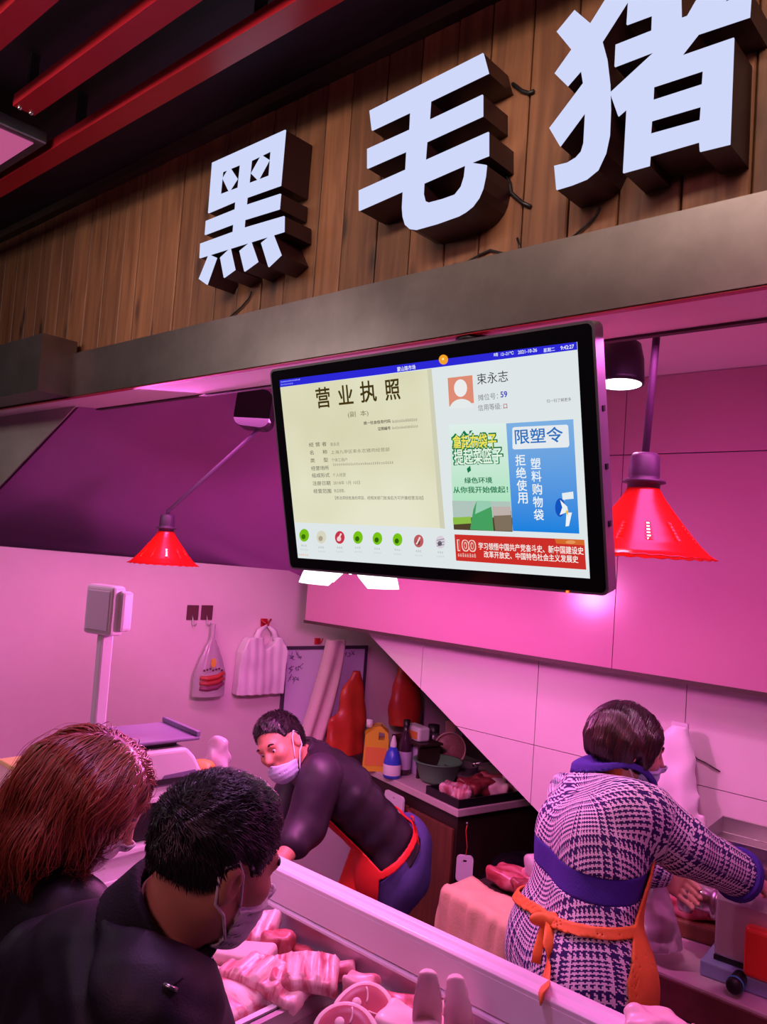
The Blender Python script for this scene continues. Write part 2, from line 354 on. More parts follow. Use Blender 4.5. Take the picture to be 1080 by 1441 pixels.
# ------------------------------------------------------------------ sign characters
M['sign_face'] = emis('sign_face', srgb(208, 216, 250), 1.0)
M['sign_side'] = mat('sign_side', (0.032, 0.007, 0.009), 0.4)
YL = 1.43
def px_loop(pts, ox, oy, s): return [tuple(P(ox + a / s, oy + b / s, Y=YL)[[0, 2]]) for a, b in pts]
CH = {
 'hei': (260, 160, 5.335, [
   [[(205,368),(755,120),(718,538),(465,628),(460,685),(718,600),(708,715),(448,795),(443,857),(745,768),(743,885),(110,1083),(116,975),(360,887),(365,827),(150,908),(158,805),(375,718),(380,657),(175,745)],
    [(282,435),(415,380),(397,555),(265,605)], [(498,350),(645,278),(630,465),(480,522)]],
   [[(335,400),(392,487),(330,585),(283,485)]], [[(575,308),(632,345),(548,500),(497,448)]],
   [[(180,1055),(237,1080),(165,1283),(105,1240)]], [[(340,1010),(375,1170),(293,1230),(265,1080)]],
   [[(495,960),(547,1110),(447,1183),(410,1030)]], [[(660,900),(722,1060),(628,1150),(573,970)]]]),
 'mao': (490, 60, 4.0, [
   [[(120,383),(760,58),(790,170),(463,328),(456,435),(757,292),(757,412),(441,557),(433,662),(790,502),(790,635),(690,675),(778,688),(772,750),(757,820),(735,872),(700,920),(660,952),(620,975),(500,1018),(380,1052),(345,1047),(320,1025),(307,980),(303,930),(308,835),(60,945),(60,832),(322,715),(328,610),(107,707),(107,598),(345,490),(350,390),(133,493)],
    [(425,790),(660,687),(652,755),(635,810),(600,855),(530,880),(455,900),(432,890),(422,850)]]]),
 'zhu': (760, 0, 3.375, [
   [[(165,47),(240,110),(365,-90),(470,-80),(295,195),(318,280),(332,400),(335,520),(330,640),(312,725),(275,805),(220,850),(150,878),(78,900),(68,787),(130,772),(170,748),(195,720),(207,680),(215,530),(95,693),(45,608),(205,395),(195,332),(130,407),(70,348),(150,235),(80,150)]],
   [[(360,212),(530,145),(533,70),(412,115),(420,-5),(540,-50),(545,-140),(672,-190),(668,-95),(672,85),(700,75),(740,5),(850,-140),(960,-90),(870,12),(1005,-42),(997,78),(752,160),(670,265),(922,178),(903,683),(760,718),(757,672),(523,740),(520,785),(395,820),(412,515),(372,550),(333,440),(550,240),(355,315)],
    [(540,410),(775,333),(770,400),(537,475)], [(530,572),(765,503),(760,570),(525,635)]]]),
}
LBL = {'hei': 'lit white character nearest the left end of the plank sign, boxy with four feet',
       'mao': 'lit white character between the other two, three bars and a curled hook',
       'zhu': 'lit white character right of the other two, the largest, cut by the top edge'}
for key, (ox, oy, s, shapes) in CH.items():
    loops = [[px_loop(lp, ox, oy, s) for lp in sh] for sh in shapes]
    xs = [p_[0] for sh in loops for p_ in sh[0]]; zs = [p_[1] for sh in loops for p_ in sh[0]]
    t = thing('sign_character', LBL[key], 'sign', (sum(xs) / len(xs), YW, min(zs)), group='illuminated sign characters')
    ga, gb = G(), G()
    for sh in loops:
        sh = [lp if sum(lp[i][0] * lp[(i + 1) % len(lp)][1] - lp[(i + 1) % len(lp)][0] * lp[i][1] for i in range(len(lp))) > 0 else lp[::-1] for lp in sh]
        ga.prism(sh, (0, YL, 0), (1, 0, 0), (0, 0, 1), (0, 0.004, 0))
        gb.prism(sh, (0, YL + 0.0045, 0), (1, 0, 0), (0, 0, 1), (0, YW - YL - 0.018, 0), front=True)
    ga.obj('face', M['sign_face'], t); o = gb.obj('shell', M['sign_side'], t); o['label'] = 'dark red side walls of the character'
# cables hanging under and beside the characters
def cable(name, label, pts, r=0.004, m='black', cat='cable'):
    o = G().tube(pts, r, 6).obj(name, M[m], None, loc=pts[0]); return tag(o, label, cat)
def wpts(pp, y=YW - 0.018): return [P(a, b, Y=y) for a, b in pp]
cable('sign_cable', 'thin dark cable looping down to the right of the middle sign character', wpts([(690, 226), (708, 240), (718, 258), (720, 272), (735, 285), (747, 291)]), 0.005)
cable('sign_cable', 'short dark cable stub near the top right of the middle sign character', wpts([(722, 118), (735, 128), (745, 131), (752, 128)]), 0.005)
cable('sign_cable', 'thin coiled cable lying on the metal fascia below the middle sign character', wpts([(632, 378), (640, 372), (652, 374), (662, 366), (676, 358), (690, 352), (705, 356), (722, 358), (733, 350), (728, 335)]), 0.003)
cable('sign_cable', 'thin cable running down from the rightmost sign character to the fascia', wpts([(845, 292), (838, 305), (822, 320), (798, 341)]), 0.003)
cable('sign_cable', 'thin cable hanging under the feet of the leftmost sign character', wpts([(354, 410), (350, 420), (340, 432), (325, 445)]), 0.003)
# ------------------------------------------------------------------ signed-distance modelling
def smin(a, b, k):
    h = np.clip(0.5 + 0.5 * (b - a) / k, 0, 1); return b + (a - b) * h - k * h * (1 - h)
def smax(a, b, k): return -smin(-a, -b, k)
def d_rc(p, a, b, ra, rb, flat=None):
    a = np.asarray(a, np.float32); b = np.asarray(b, np.float32); pa = p - a; ba = b - a; sc = 1.0
    if flat is not None:
        n_, k_ = flat; n_ = np.asarray(n_, np.float32); pa = pa + np.outer(pa @ n_, n_) * (1 / k_ - 1); ba = ba + (ba @ n_) * n_ * (1 / k_ - 1); sc = (1 + k_) / 2
    t = np.clip(pa @ ba / (ba @ ba + 1e-9), 0, 1)
    return (np.linalg.norm(pa - t[:, None] * ba, axis=1) - (ra + (rb - ra) * t)) * sc
def d_el(p, c, r, A=None):
    q = p - np.asarray(c, np.float32)
    if A is not None: q = q @ np.asarray(A, np.float32)
    r = np.asarray(r, np.float32); k0 = np.linalg.norm(q / r, axis=1); k1 = np.linalg.norm(q / (r * r), axis=1) + 1e-9
    return k0 * (k0 - 1) / k1
def d_box(p, c, h, A=None, r=0.0):
    q = p - np.asarray(c, np.float32)
    if A is not None: q = q @ np.asarray(A, np.float32)
    q = np.abs(q) - (np.asarray(h, np.float32) - r)
    return np.linalg.norm(np.maximum(q, 0), axis=1) + np.minimum(q.max(axis=1), 0) - r
def wob(p, f, s=0.0):
    x, y, z = p[:, 0] * f + s, p[:, 1] * f + 1.7 * s, p[:, 2] * f - s
    return (np.sin(x + 1.3 * np.sin(y * 1.1 + z)) + np.sin(1.7 * y + 1.1 * np.sin(z * 1.3 - x)) + np.sin(1.3 * z + 1.2 * np.sin(x * 0.9 + y))) / 3
class Body:
    """ordered union / cut of soft shapes"""
    def __init__(s): s.ops = []
    def rc(s, a, b, ra, rb, k=0.02, flat=None): s.ops.append((0, lambda p: d_rc(p, a, b, ra, rb, flat), k)); return s
    def el(s, c, r, A=None, k=0.02): s.ops.append((0, lambda p: d_el(p, c, r, A), k)); return s
    def bx(s, c, h, A=None, r=0.01, k=0.01): s.ops.append((0, lambda p: d_box(p, c, h, A, r), k)); return s
    def cut(s, fn, k=0.01): s.ops.append((1, fn, k)); return s
    def keep(s, fn, k=0.004): s.ops.append((2, fn, k)); return s
    def warp(s, fn): s.ops.append((3, fn, 0)); return s
    def __call__(s, p):
        d = None
        for kind, fn, k in s.ops:
            if kind == 3: d = d + fn(p); continue
            e = fn(p)
            if d is None: d = e
            elif kind == 0: d = smin(d, e, k)
            elif kind == 1: d = smax(d, -e, k)
            else: d = smax(d, e, k)
        return d
def net(fn, lo, hi, h, project=2):
    """surface net of fn < 0 on a grid of step h, evaluated only near the surface"""
    lo = np.asarray(lo, float); n = np.ceil((np.asarray(hi) - lo) / h).astype(int) + 1
    B = 8; nb = -(-n // B); n = nb * B
    V = np.ones(n, np.float32)
    bi = np.stack(np.meshgrid(*[np.arange(k) for k in nb], indexing='ij'), -1).reshape(-1, 3)
    cen = (lo + (bi * B + (B - 1) / 2) * h).astype(np.float32); dc = fn(cen)
    rad = h * B * 0.87 * 1.35 + 0.004
    near = np.abs(dc) < rad
    Vb = V.reshape(nb[0], B, nb[1], B, nb[2], B)
    ins = bi[(~near) & (dc < 0)]
    Vb[ins[:, 0], :, ins[:, 1], :, ins[:, 2], :] = -1
    lb = np.stack(np.meshgrid(*[np.arange(B)] * 3, indexing='ij'), -1).reshape(-1, 3)
    q = bi[near]
    for s0 in range(0, len(q), 600):
        qq = q[s0:s0 + 600]
        idx = qq[:, None, :] * B + lb[None]
        Vb[qq[:, 0], :, qq[:, 1], :, qq[:, 2], :] = fn((lo + idx.reshape(-1, 3) * h).astype(np.float32)).reshape(len(qq), B, B, B)
    I = V < 0
    cnt = np.zeros(n - 1, np.int8)
    for dx in (0, 1):
        for dy in (0, 1):
            for dz in (0, 1): cnt += I[dx:n[0] - 1 + dx, dy:n[1] - 1 + dy, dz:n[2] - 1 + dz]
    act = np.argwhere((cnt > 0) & (cnt < 8))
    if len(act) == 0: return np.zeros((0, 3)), []
    vid = np.full(n - 1, -1, np.int32); vid[tuple(act.T)] = np.arange(len(act))
    acc = np.zeros((len(act), 3)); num = np.zeros(len(act))
    cs = np.array([(a, b, c) for a in (0, 1) for b in (0, 1) for c in (0, 1)])
    vals = {tuple(c): V[act[:, 0] + c[0], act[:, 1] + c[1], act[:, 2] + c[2]] for c in cs}
    for c in cs:
        for ax in range(3):
            if c[ax] == 0:
                e = c.copy(); e[ax] = 1; a0, a1 = vals[tuple(c)], vals[tuple(e)]; m = (a0 < 0) != (a1 < 0)
                t = np.where(m, a0 / np.where(m, a0 - a1, 1), 0)
                pt = np.repeat(c[None].astype(float), len(act), 0); pt[:, ax] = t
                acc[m] += pt[m]; num[m] += 1
    v = lo + (act + acc / num[:, None]) * h
    F_ = []
    for ax in range(3):
        o1, o2 = [(1, 2), (2, 0), (0, 1)][ax]
        sl0 = [slice(None)] * 3; sl1 = [slice(None)] * 3; sl0[ax] = slice(0, -1); sl1[ax] = slice(1, None)
        A, Bv = I[tuple(sl0)], I[tuple(sl1)]
        e = np.argwhere(A != Bv); e = e[(e[:, o1] > 0) & (e[:, o2] > 0) & (e[:, o1] < n[o1] - 1) & (e[:, o2] < n[o2] - 1)]
        fl = A[tuple(e.T)]
        def vi(d1, d2):
            q = e.copy(); q[:, o1] -= d1; q[:, o2] -= d2; return vid[tuple(q.T)]
        Q = np.stack([vi(1, 1), vi(0, 1), vi(0, 0), vi(1, 0)], 1)
        Q[~fl] = Q[~fl][:, ::-1]; F_.append(Q)
    F_ = np.concatenate(F_); F_ = F_[(F_ >= 0).all(1)]
    for _ in range(project):
        g = grad(fn, v, h * 0.3); d = fn(v.astype(np.float32)); v = v - g * np.clip(d, -h * 0.6, h * 0.6)[:, None] * 0.9
    return v, F_
def grad(fn, v, e=0.001):
    g = np.stack([(fn((v + np.eye(3)[k] * e).astype(np.float32)) - fn((v - np.eye(3)[k] * e).astype(np.float32))) for k in range(3)], 1)
    return g / (np.linalg.norm(g, axis=1)[:, None] + 1e-9)
def sdf_obj(name, fn, lo, hi, h, mats, parent=None, loc=None, attrs=None, project=2, zone=None, smooth=True):
    v, f = net(fn, lo, hi, h, project)
    me = bpy.data.meshes.new(name); off = root_loc(parent) if parent is not None else (np.asarray(loc, float) if loc is not None else np.zeros(3))
    me.vertices.add(len(v)); me.vertices.foreach_set('co', (v - off).astype(np.float32).ravel())
    f = np.asarray(f, np.int32); me.loops.add(f.size); me.loops.foreach_set('vertex_index', f.ravel())
    me.polygons.add(len(f)); me.polygons.foreach_set('loop_start', np.arange(len(f), dtype=np.int32) * 4)
    me.update(calc_edges=True); me.validate()
    me.polygons.foreach_set('use_smooth', np.full(len(me.polygons), smooth))
    for m_ in (mats if isinstance(mats, (list, tuple)) else [mats]): me.materials.append(m_)
    if attrs:
        for an, fa in attrs.items():
            val = np.asarray(fa(v), np.float32); at = me.attributes.new(an, 'FLOAT_VECTOR' if val.ndim == 2 else 'FLOAT', 'POINT')
            at.data.foreach_set('vector' if val.ndim == 2 else 'value', val.ravel())
    if zone is not None:
        cen = v[f].mean(1); me.polygons.foreach_set('material_index', zone(cen).astype(np.int32))
    o = link(name, me, parent, loc if (loc is not None and parent is None) else (0, 0, 0))
    return o
# ------------------------------------------------------------------ television / information screen
TVC = np.array([-1.248, 1.497, 2.272]); TVR = nm((1, 0.018, 0.007)); TVN = nm((0.02, -0.973, -0.2315)); TVU = np.cross(TVN, TVR)
TVR = np.cross(TVU, TVN); TW, TH = 0.98, 0.57
tv = thing('information_screen', 'wide black-framed screen hung under the fascia, showing a licence and posters', 'screen', TVC)
def tvw(u, v, w=0.0): return TVC + TVR * u + TVU * v + TVN * w
def S(px, py):
    q = P(px, py, n=TVN, d=float(TVN @ TVC)) - TVC; return np.array([q @ TVR, q @ TVU])
TVM = frame(TVC, TVR, TVU, TVN)
def rrect(w, h, r, n=5):
    out = []
    for cx, cy, a0 in ((w / 2 - r, h / 2 - r, 0), (-w / 2 + r, h / 2 - r, 90), (-w / 2 + r, -h / 2 + r, 180), (w / 2 - r, -h / 2 + r, 270)):
        for i in range(n + 1): a = math.radians(a0 + 90 * i / n); out.append((cx + r * math.cos(a), cy + r * math.sin(a)))
    return out
M['tv_rim'] = mat('tv_rim', (0.35, 0.33, 0.36), 0.35, metal=0.7)
M['tv_glass'] = mat('tv_glass', (0.006, 0.006, 0.008), 0.12)
G().prism([rrect(TW, TH, 0.016)], tvw(0, 0, -0.001), TVR, TVU, TVN * -0.038).obj('case', M['tv_rim'], tv, bevel=0.003)
G().prism([rrect(TW - 0.012, TH - 0.012, 0.012)], tvw(0, 0, 0.0005), TVR, TVU, TVN * -0.004).obj('bezel', M['tv_glass'], tv)
g = G()
for v in (-0.14, -0.02, 0.1): g.box((TW / 2 - 0.001, v, -0.026), (TW / 2 + 0.0025, v + 0.012, -0.016), TVM)
g.obj('screw', M['black'], tv, kind='stuff')
u, v = S(799, 833); G().add([tvw(u + a, v + b, 0.0012) for a, b in ((-.003, -.003), (.003, -.003), (.003, .003), (-.003, .003))], [(0, 1, 2, 3)]).obj('power_led', emis('led_red', (1, 0.12, 0.02), 3), tv)
mt = G().tube([tvw(0.12, 0.16, -0.045), tvw(0.12, 0.20, -0.085), np.array([-1.128, 1.60, 2.589])], 0.016, 10)
mt.box((-0.14, -0.1, -0.06), (0.26, 0.2, -0.037), TVM); mt.lathe([(0.0, 0), (0.045, 0), (0.045, -0.012), (0.02, -0.02), (0, -0.02)], 20, (-1.128, 1.545, 2.586))
mt.obj('mount', M['black'], tv)
EM = {}
def ec(r, g_, b, s=1.0):
    k = (r, g_, b)
    if k not in EM: EM[k] = emis('screen_%02x%02x%02x' % k, srgb(r, g_, b), s)
    return EM[k]
c4 = [S(394, 535), S(813, 481), S(831, 814), S(420, 785)]
scr = G().add([tvw(*c4[3], 0.001), tvw(*c4[2], 0.001), tvw(*c4[1], 0.001), tvw(*c4[0], 0.001)], [(0, 1, 2, 3)]).obj('screen', ec(222, 230, 232), tv)
_lay = [0.0012]
def flat(pts, col, name='picture', m=None):
    """flat printed shape on the screen, corners given where the photograph shows them"""
    _lay[0] += 0.00004
    uv = [S(*q) for q in pts]
    L_ = uv if sum(uv[i][0] * uv[(i + 1) % len(uv)][1] - uv[(i + 1) % len(uv)][0] * uv[i][1] for i in range(len(uv))) > 0 else uv[::-1]
    return G().prism([[tuple(q) for q in L_]], tvw(0, 0, _lay[0]), TVR, TVU, TVN * -0.00001, back=False, sides=False).obj(name, m or ec(*col), scr)
_tc = {}
def text_mesh(body, bold=0.0):
    k = (body, bold)
    if k in _tc: return _tc[k]
    c = bpy.data.curves.new('t', 'FONT'); c.body = body; c.resolution_u = 3
    o = bpy.data.objects.new('t', c); COL.objects.link(o); dg = bpy.context.evaluated_depsgraph_get()
    me = bpy.data.meshes.new_from_object(o.evaluated_get(dg))
    v = np.array([q.co for q in me.vertices]); f = [tuple(p_.vertices) for p_ in me.polygons]
    bpy.data.objects.remove(o); bpy.data.curves.remove(c); bpy.data.meshes.remove(me)
    mn, mx = v.min(0), v.max(0); v = v - mn
    if bold:
        b = bold * 0.55; nv = len(v); F0_ = f; vv, f = [], []
        for i, (dx, dy) in enumerate(((-b, -b), (b, -b), (-b, b), (b, b), (0, 0), (-b, 0), (b, 0), (0, b), (0, -b))):
            vv.append(v + np.array([dx, dy, 0])); f += [tuple(q + i * nv for q in t) for t in F0_]
        v = np.concatenate(vv); v = v - v.min(0)
    v = v / np.maximum(v.max(0), 1e-6); _tc[k] = (v, f); return v, f
def words(body, x0, y0, x1, hpx, col, bold=0.0, name='lettering', both=True):
    """one line of lettering: base from x0, y0 to x1, height hpx, all as seen in the photograph"""
    _lay[0] += 0.00004
    v, f = text_mesh(body, bold)
    a = S(x0, y0); up = S(x0, y0 - hpx) - a; h_ = float(np.linalg.norm(up))
    w_ = float(np.linalg.norm(S(x1, y0) - a)) * 1.0
    k_ = S(x1, y0); w_ = abs(k_[0] - a[0])
    W_ = [tvw(a[0] + q[0] * w_, a[1] + q[1] * h_, _lay[0]) for q in v]
    return G().add(W_, f).obj(name, ec(*col), scr, kind='stuff')
def bars(x0, y0, x1, hpx, col, n, name='small_print'):
    a = S(x0, y0); w_ = abs(S(x1, y0)[0] - a[0]); h_ = abs(S(x0, y0 - hpx)[1] - a[1]); g = G(); _lay[0] += 0.00004; rr = random.Random(n * 7 + int(x0))
    for i in range(n):
        u0 = a[0] + w_ * i / n; cw = w_ / n * 0.75; hh = h_ * rr.uniform(0.75, 1.0)
        for (p0, p1, q0, q1) in ((0, 1, 0.42, 0.56), (rr.uniform(.1, .5), 0, 0, 1), (0.05, .95, rr.uniform(0, .1), 0), (0.1, .9, rr.uniform(.8, .9), 0)):
            if p1 == 0: p1 = p0 + 0.17
            if q1 == 0: q1 = q0 + 0.13
            g.add([tvw(u0 + cw * p0, a[1] + hh * q0, _lay[0]), tvw(u0 + cw * p1, a[1] + hh * q0, _lay[0]), tvw(u0 + cw * p1, a[1] + hh * q1, _lay[0]), tvw(u0 + cw * p0, a[1] + hh * q1, _lay[0])], [(0, 1, 2, 3)])
    return g.obj(name, ec(*col), scr, kind='stuff')
def disc(cx, cy, rx, ry, col, name='picture', a0=0, a1=360, n=20):
    return flat([(cx + rx * math.cos(math.radians(a0 + (a1 - a0) * i / n)), cy + ry * math.sin(math.radians(a0 + (a1 - a0) * i / n))) for i in range(n + (0 if a1 - a0 == 360 else 1))], col, name)
# licence page with a soft vertical tint
mt_ = bpy.data.materials.new('licence_paper'); mt_.use_nodes = True; nt = mt_.node_tree; nt.nodes.clear()
e = N(nt, 'ShaderNodeEmission'); o_ = N(nt, 'ShaderNodeOutputMaterial'); tc = N(nt, 'ShaderNodeTexCoord'); ns = N(nt, 'ShaderNodeTexNoise'); ns.inputs['Scale'].default_value = 3.0
rp = N(nt, 'ShaderNodeValToRGB'); rp.color_ramp.elements[0].color = (*srgb(214, 212, 176), 1); rp.color_ramp.elements[1].color = (*srgb(230, 229, 203), 1); rp.color_ramp.elements[0].position = .35; rp.color_ramp.elements[1].position = .65
nt.links.new(tc.outputs['Object'], ns.inputs[0]); nt.links.new(ns.outputs['Fac'], rp.inputs[0]); nt.links.new(rp.outputs[0], e.inputs[0]); nt.links.new(e.outputs[0], o_.inputs[0])
flat([(395, 545), (602, 520), (620, 743), (415, 735)], (0, 0, 0), 'licence_page', mt_)
flat([(602, 520), (608, 519), (627, 744), (620, 743)], (206, 206, 180), 'page_edge')
flat([(394, 535), (812.5, 481), (813.3, 492), (394.7, 545)], (44, 40, 214), 'header_bar')
bars(396, 538.5, 424, 2.0, (190, 195, 250), 14); bars(396, 542.5, 414, 2.0, (170, 180, 250), 9)
words('蒙山路市场', 560, 523, 586, 6.5, (235, 238, 255), 0.02)
words('晴', 696, 502, 702, 5, (230, 235, 255), 0.01); words('12~21℃', 706, 501, 724, 4.6, (230, 235, 255), 0.02)
words('2021-10-26', 730, 498.5, 757, 5, (230, 235, 255), 0.02); words('星期二', 766, 496, 782, 5.6, (230, 235, 255), 0.02); words('9:42:27', 790, 492.5, 809, 5.4, (240, 242, 255), 0.02)
disc(625, 506, 6.5, 7, (244, 160, 40), 'round_badge'); words('·', 623, 507, 626, 3, (255, 235, 160))
GOLD = (66, 52, 16)
for ch, x0, yb, x1, h in (('营', 447, 575, 467, 29), ('业', 478, 570, 499, 27), ('执', 509, 567, 532, 30), ('照', 544, 564, 565, 29)): words(ch, x0, yb, x1, h, GOLD, 0.025)
words('(副  本)', 491, 588.5, 520, 9, (120, 116, 90), 0.0)
words('统一社会信用代码', 513, 598, 551, 5, (80, 78, 66), 0.03); bars(553, 595, 589, 4, (120, 118, 100), 18)
words('证照编号', 533, 606, 551, 5, (80, 78, 66), 0.03); bars(553, 604, 590, 3.6, (128, 126, 106), 18)
INK = (110, 108, 92)
for k, (a, b, c_, x1) in enumerate((('经 营 者', '束永志', 630, 479), ('名      称', '上海九亭区束永志猪肉经营部', 641, 550), ('类      型', '个体工商户', 652, 490), ('经营场所', '', 663, 556), ('组成形式', '个人经营', 673, 488), ('注册日期', '2018年 1月 10日', 684, 508), ('经营范围', '食品销售。', 695, 487))):
    words(a, 436 + k * 1.1, c_ - 1, 461 + k * 1.1, 6, INK, 0.012)
    if b: words(b, 466 + k * 0.9, c_ - 2, x1, 5.2, (132, 130, 112))
bars(470, 655.5, 556, 3.5, (140, 138, 120), 30)
words('【依法须经批准的项目，经相关部门批准后方可开展经营活动】', 473, 703, 597, 5, (112, 110, 94), 0.006)
for k, (cx, cy, c1, c2) in enumerate(((429.3, 753, (120, 190, 20), (60, 110, 10)), (453.5, 755.5, (214, 212, 190), (170, 160, 140)), (479.5, 756, (200, 50, 70), (235, 200, 205)), (505.2, 756, (120, 195, 20), (50, 100, 10)), (532.6, 757.5, (120, 195, 20), (50, 100, 10)), (561, 759, (120, 195, 20), (50, 100, 10)), (590.8, 761, (190, 90, 95), (110, 60, 55)), (621.6, 762.5, (214, 205, 216), (90, 85, 95)))):
    disc(cx, cy, 6.8, 9, c1, 'icon'); disc(cx - 1, cy + 2, 3.0, 3.6, c2, 'icon')
    if k in (2, 6): flat([(cx - 4, cy + 4), (cx + 1, cy - 6), (cx + 3, cy - 5), (cx - 2, cy + 5)], (240, 215, 215), 'icon')
    if k == 7:
        for q in (-4, 0, 4): flat([(cx - 5, cy + q + 1), (cx + 5, cy + q - 1), (cx + 5, cy + q), (cx - 5, cy + q + 2)], (120, 110, 130), 'icon')
    bars(cx - 4, cy + 15.5, cx + 4.5, 3, (170, 175, 170), 3); bars(cx - 5, cy + 21, cx + 6, 2.4, (196, 200, 196), 5)
bars(422, 781, 436, 2.4, (240, 170, 120), 5)
q4 = lambda pts: [(620 + a / 4.236, 480 + b / 4.238) for a, b in pts]
flat(q4([(50, 220), (197, 203), (207, 368), (60, 390)]), (222, 140, 116), 'portrait')
disc(620 + 127 / 4.236, 480 + 280 / 4.238, 9.2, 12.4, (236, 236, 236), 'portrait'); disc(620 + 134 / 4.236, 480 + 408 / 4.238, 17.0, 15, (228, 234, 234), 'portrait', 186, 348)
words('束永志', 673.5, 541.5, 717.5, 15.5, (40, 42, 44), 0.0)
words('摊位号：', 675, 564, 703, 9, (120, 122, 124)); words('59', 706.5, 559.5, 716, 8.5, (60, 60, 190), 0.03)
words('信用等级:', 675, 578.5, 708, 9, (120, 122, 124)); words('口', 710.5, 575, 716, 6.5, (190, 50, 50), 0.03)
words('扫一扫了解更多', 771.5, 567, 806, 5, (96, 98, 100))
def grad_mat(name, c1, c2, axis_from, axis_to):
    m = bpy.data.materials.new(name); m.use_nodes = True; nt = m.node_tree; nt.nodes.clear()
    e = N(nt, 'ShaderNodeEmission'); o = N(nt, 'ShaderNodeOutputMaterial'); tc = N(nt, 'ShaderNodeTexCoord'); sx = N(nt, 'ShaderNodeSeparateXYZ'); mr = N(nt, 'ShaderNodeMapRange'); mx = N(nt, 'ShaderNodeMix', data_type='RGBA')
    mr.inputs['From Min'].default_value = axis_from; mr.inputs['From Max'].default_value = axis_to
    mx.inputs['A'].default_value = (*c1, 1); mx.inputs['B'].default_value = (*c2, 1)
    nt.links.new(tc.outputs['Object'], sx.inputs[0]); nt.links.new(sx.outputs['Z'], mr.inputs['Value']); nt.links.new(mr.outputs[0], mx.inputs['Factor']); nt.links.new(mx.outputs['Result'], e.inputs[0]); nt.links.new(e.outputs[0], o.inputs[0]); return m
z0 = (tvw(*S(640, 745)) - TVC)[2]; z1 = (tvw(*S(640, 600)) - TVC)[2]
flat(q4([(60, 497), (400, 488), (438, 1135), (88, 1122)]), (0, 0, 0), 'green_poster', grad_mat('poster_green', srgb(150, 222, 172), srgb(222, 238, 232), z0, z1))
GD = (16, 120, 70)
for body, pts, col in (('拿起布袋子', (85, 655, 345, 95), (236, 226, 90)), ('提起菜篮子', (92, 738, 380, 95), (226, 244, 226))):
    x0, y0, x1, h = pts
    words(body, 620 + (x0 - 8) / 4.236, 480 + (y0 + 4) / 4.238, 620 + (x1 + 8) / 4.236, (h + 12) / 4.238, GD, 0.11)
    words(body, 620 + x0 / 4.236, 480 + y0 / 4.238, 620 + x1 / 4.236, h / 4.238, col, 0.03)
flat(q4([(138, 545), (150, 532), (172, 560), (160, 565)]), GD, 'leaf'); flat(q4([(180, 535), (200, 530), (180, 558)]), GD, 'leaf'); flat(q4([(165, 760), (185, 742), (190, 770), (172, 785)]), GD, 'leaf')
words('绿色环境', 620 + 152 / 4.236, 480 + 848 / 4.238, 620 + 318 / 4.236, 8.5, (20, 120, 76), 0.03)
words('从你我开始做起！', 620 + 86 / 4.236, 480 + 905 / 4.238, 620 + 412 / 4.236, 9, (20, 120, 76), 0.03)
flat(q4([(78, 950), (425, 955), (436, 1050), (84, 1050)]), (176, 196, 188), 'photo_strip'); flat(q4([(84, 1050), (436, 1050), (438, 1135), (88, 1122)]), (82, 66, 44), 'photo_strip')
flat(q4([(82, 1050), (190, 1045), (192, 1085), (85, 1092)]), (140, 190, 70), 'photo_strip'); flat(q4([(320, 1000), (430, 1010), (436, 1130), (335, 1128)]), (126, 112, 92), 'photo_strip'); flat(q4([(318, 985), (425, 985), (430, 1035), (325, 1040)]), (190, 176, 170), 'photo_strip')
flat(q4([(205, 1000), (225, 950), (305, 952), (315, 1010), (325, 1130), (185, 1122)]), (70, 160, 96), 'bag_picture'); flat(q4([(225, 950), (305, 952), (312, 985), (215, 1030)]), (150, 204, 176), 'bag_picture')
flat(q4([(400, 490), (800, 465), (836, 1146), (440, 1130)]), (0, 0, 0), 'blue_poster', grad_mat('poster_blue', srgb(22, 128, 222), srgb(126, 176, 226), z0, z1))
flat(q4([(437, 520), (447, 512), (760, 497), (770, 505), (777, 620), (768, 632), (447, 645), (438, 638)]), (228, 234, 238), 'white_plate')
words('限塑令', 620 + 455 / 4.236, 480 + 615 / 4.238, 620 + 742 / 4.236, 21, (40, 112, 190), 0.02)
for i, ch in enumerate('拒绝使用'): words(ch, 620 + (457 + i * 4.5) / 4.236, 480 + (742 + i * 75) / 4.238, 620 + (517 + i * 4.5) / 4.236, 15.5, (236, 242, 248), 0.02)
for i, ch in enumerate('塑料购物袋'): words(ch, 620 + (549 + i * 4.5) / 4.236, 480 + (762 + i * 76) / 4.238, 620 + (608 + i * 4.5) / 4.236, 15.5, (236, 242, 248), 0.02)
flat(q4([(733, 905), (800, 895), (803, 938), (737, 944)]), (228, 236, 240), 'megaphone_picture'); flat(q4([(738, 935), (750, 950), (752, 935)]), (228, 236, 240), 'megaphone_picture')
disc(620 + 722 / 4.236, 480 + 990 / 4.238, 7, 13, (20, 84, 190), 'megaphone_picture'); flat(q4([(722, 945), (765, 985), (770, 1015), (720, 1035), (735, 990)]), (238, 242, 244), 'megaphone_picture'); flat(q4([(760, 1020), (793, 1020), (775, 1100), (755, 1103)]), (238, 242, 244), 'megaphone_picture'); flat(q4([(755, 1010), (772, 1005), (768, 1040)]), (240, 190, 60), 'megaphone_picture')
flat(q4([(93, 1150), (866, 1182), (878, 1360), (103, 1306)]), (204, 46, 40), 'red_banner')
flat(q4([(690, 1175), (866, 1182), (869, 1215), (700, 1205)]), (214, 106, 44), 'banner_corner'); disc(620 + 785 / 4.236, 480 + 1196 / 4.238, 7, 2.6, (230, 150, 90), 'banner_corner')
words('100', 620 + 112 / 4.236, 480 + 1250 / 4.238, 620 + 224 / 4.236, 16.5, (240, 206, 196), 0.09); words('100', 620 + 118 / 4.236, 480 + 1244 / 4.238, 620 + 218 / 4.236, 14, (206, 52, 44), 0.01)
bars(620 + 115 / 4.236, 480 + 1282 / 4.238, 620 + 225 / 4.236, 5.5, (240, 214, 206), 8, 'anniversary_base')
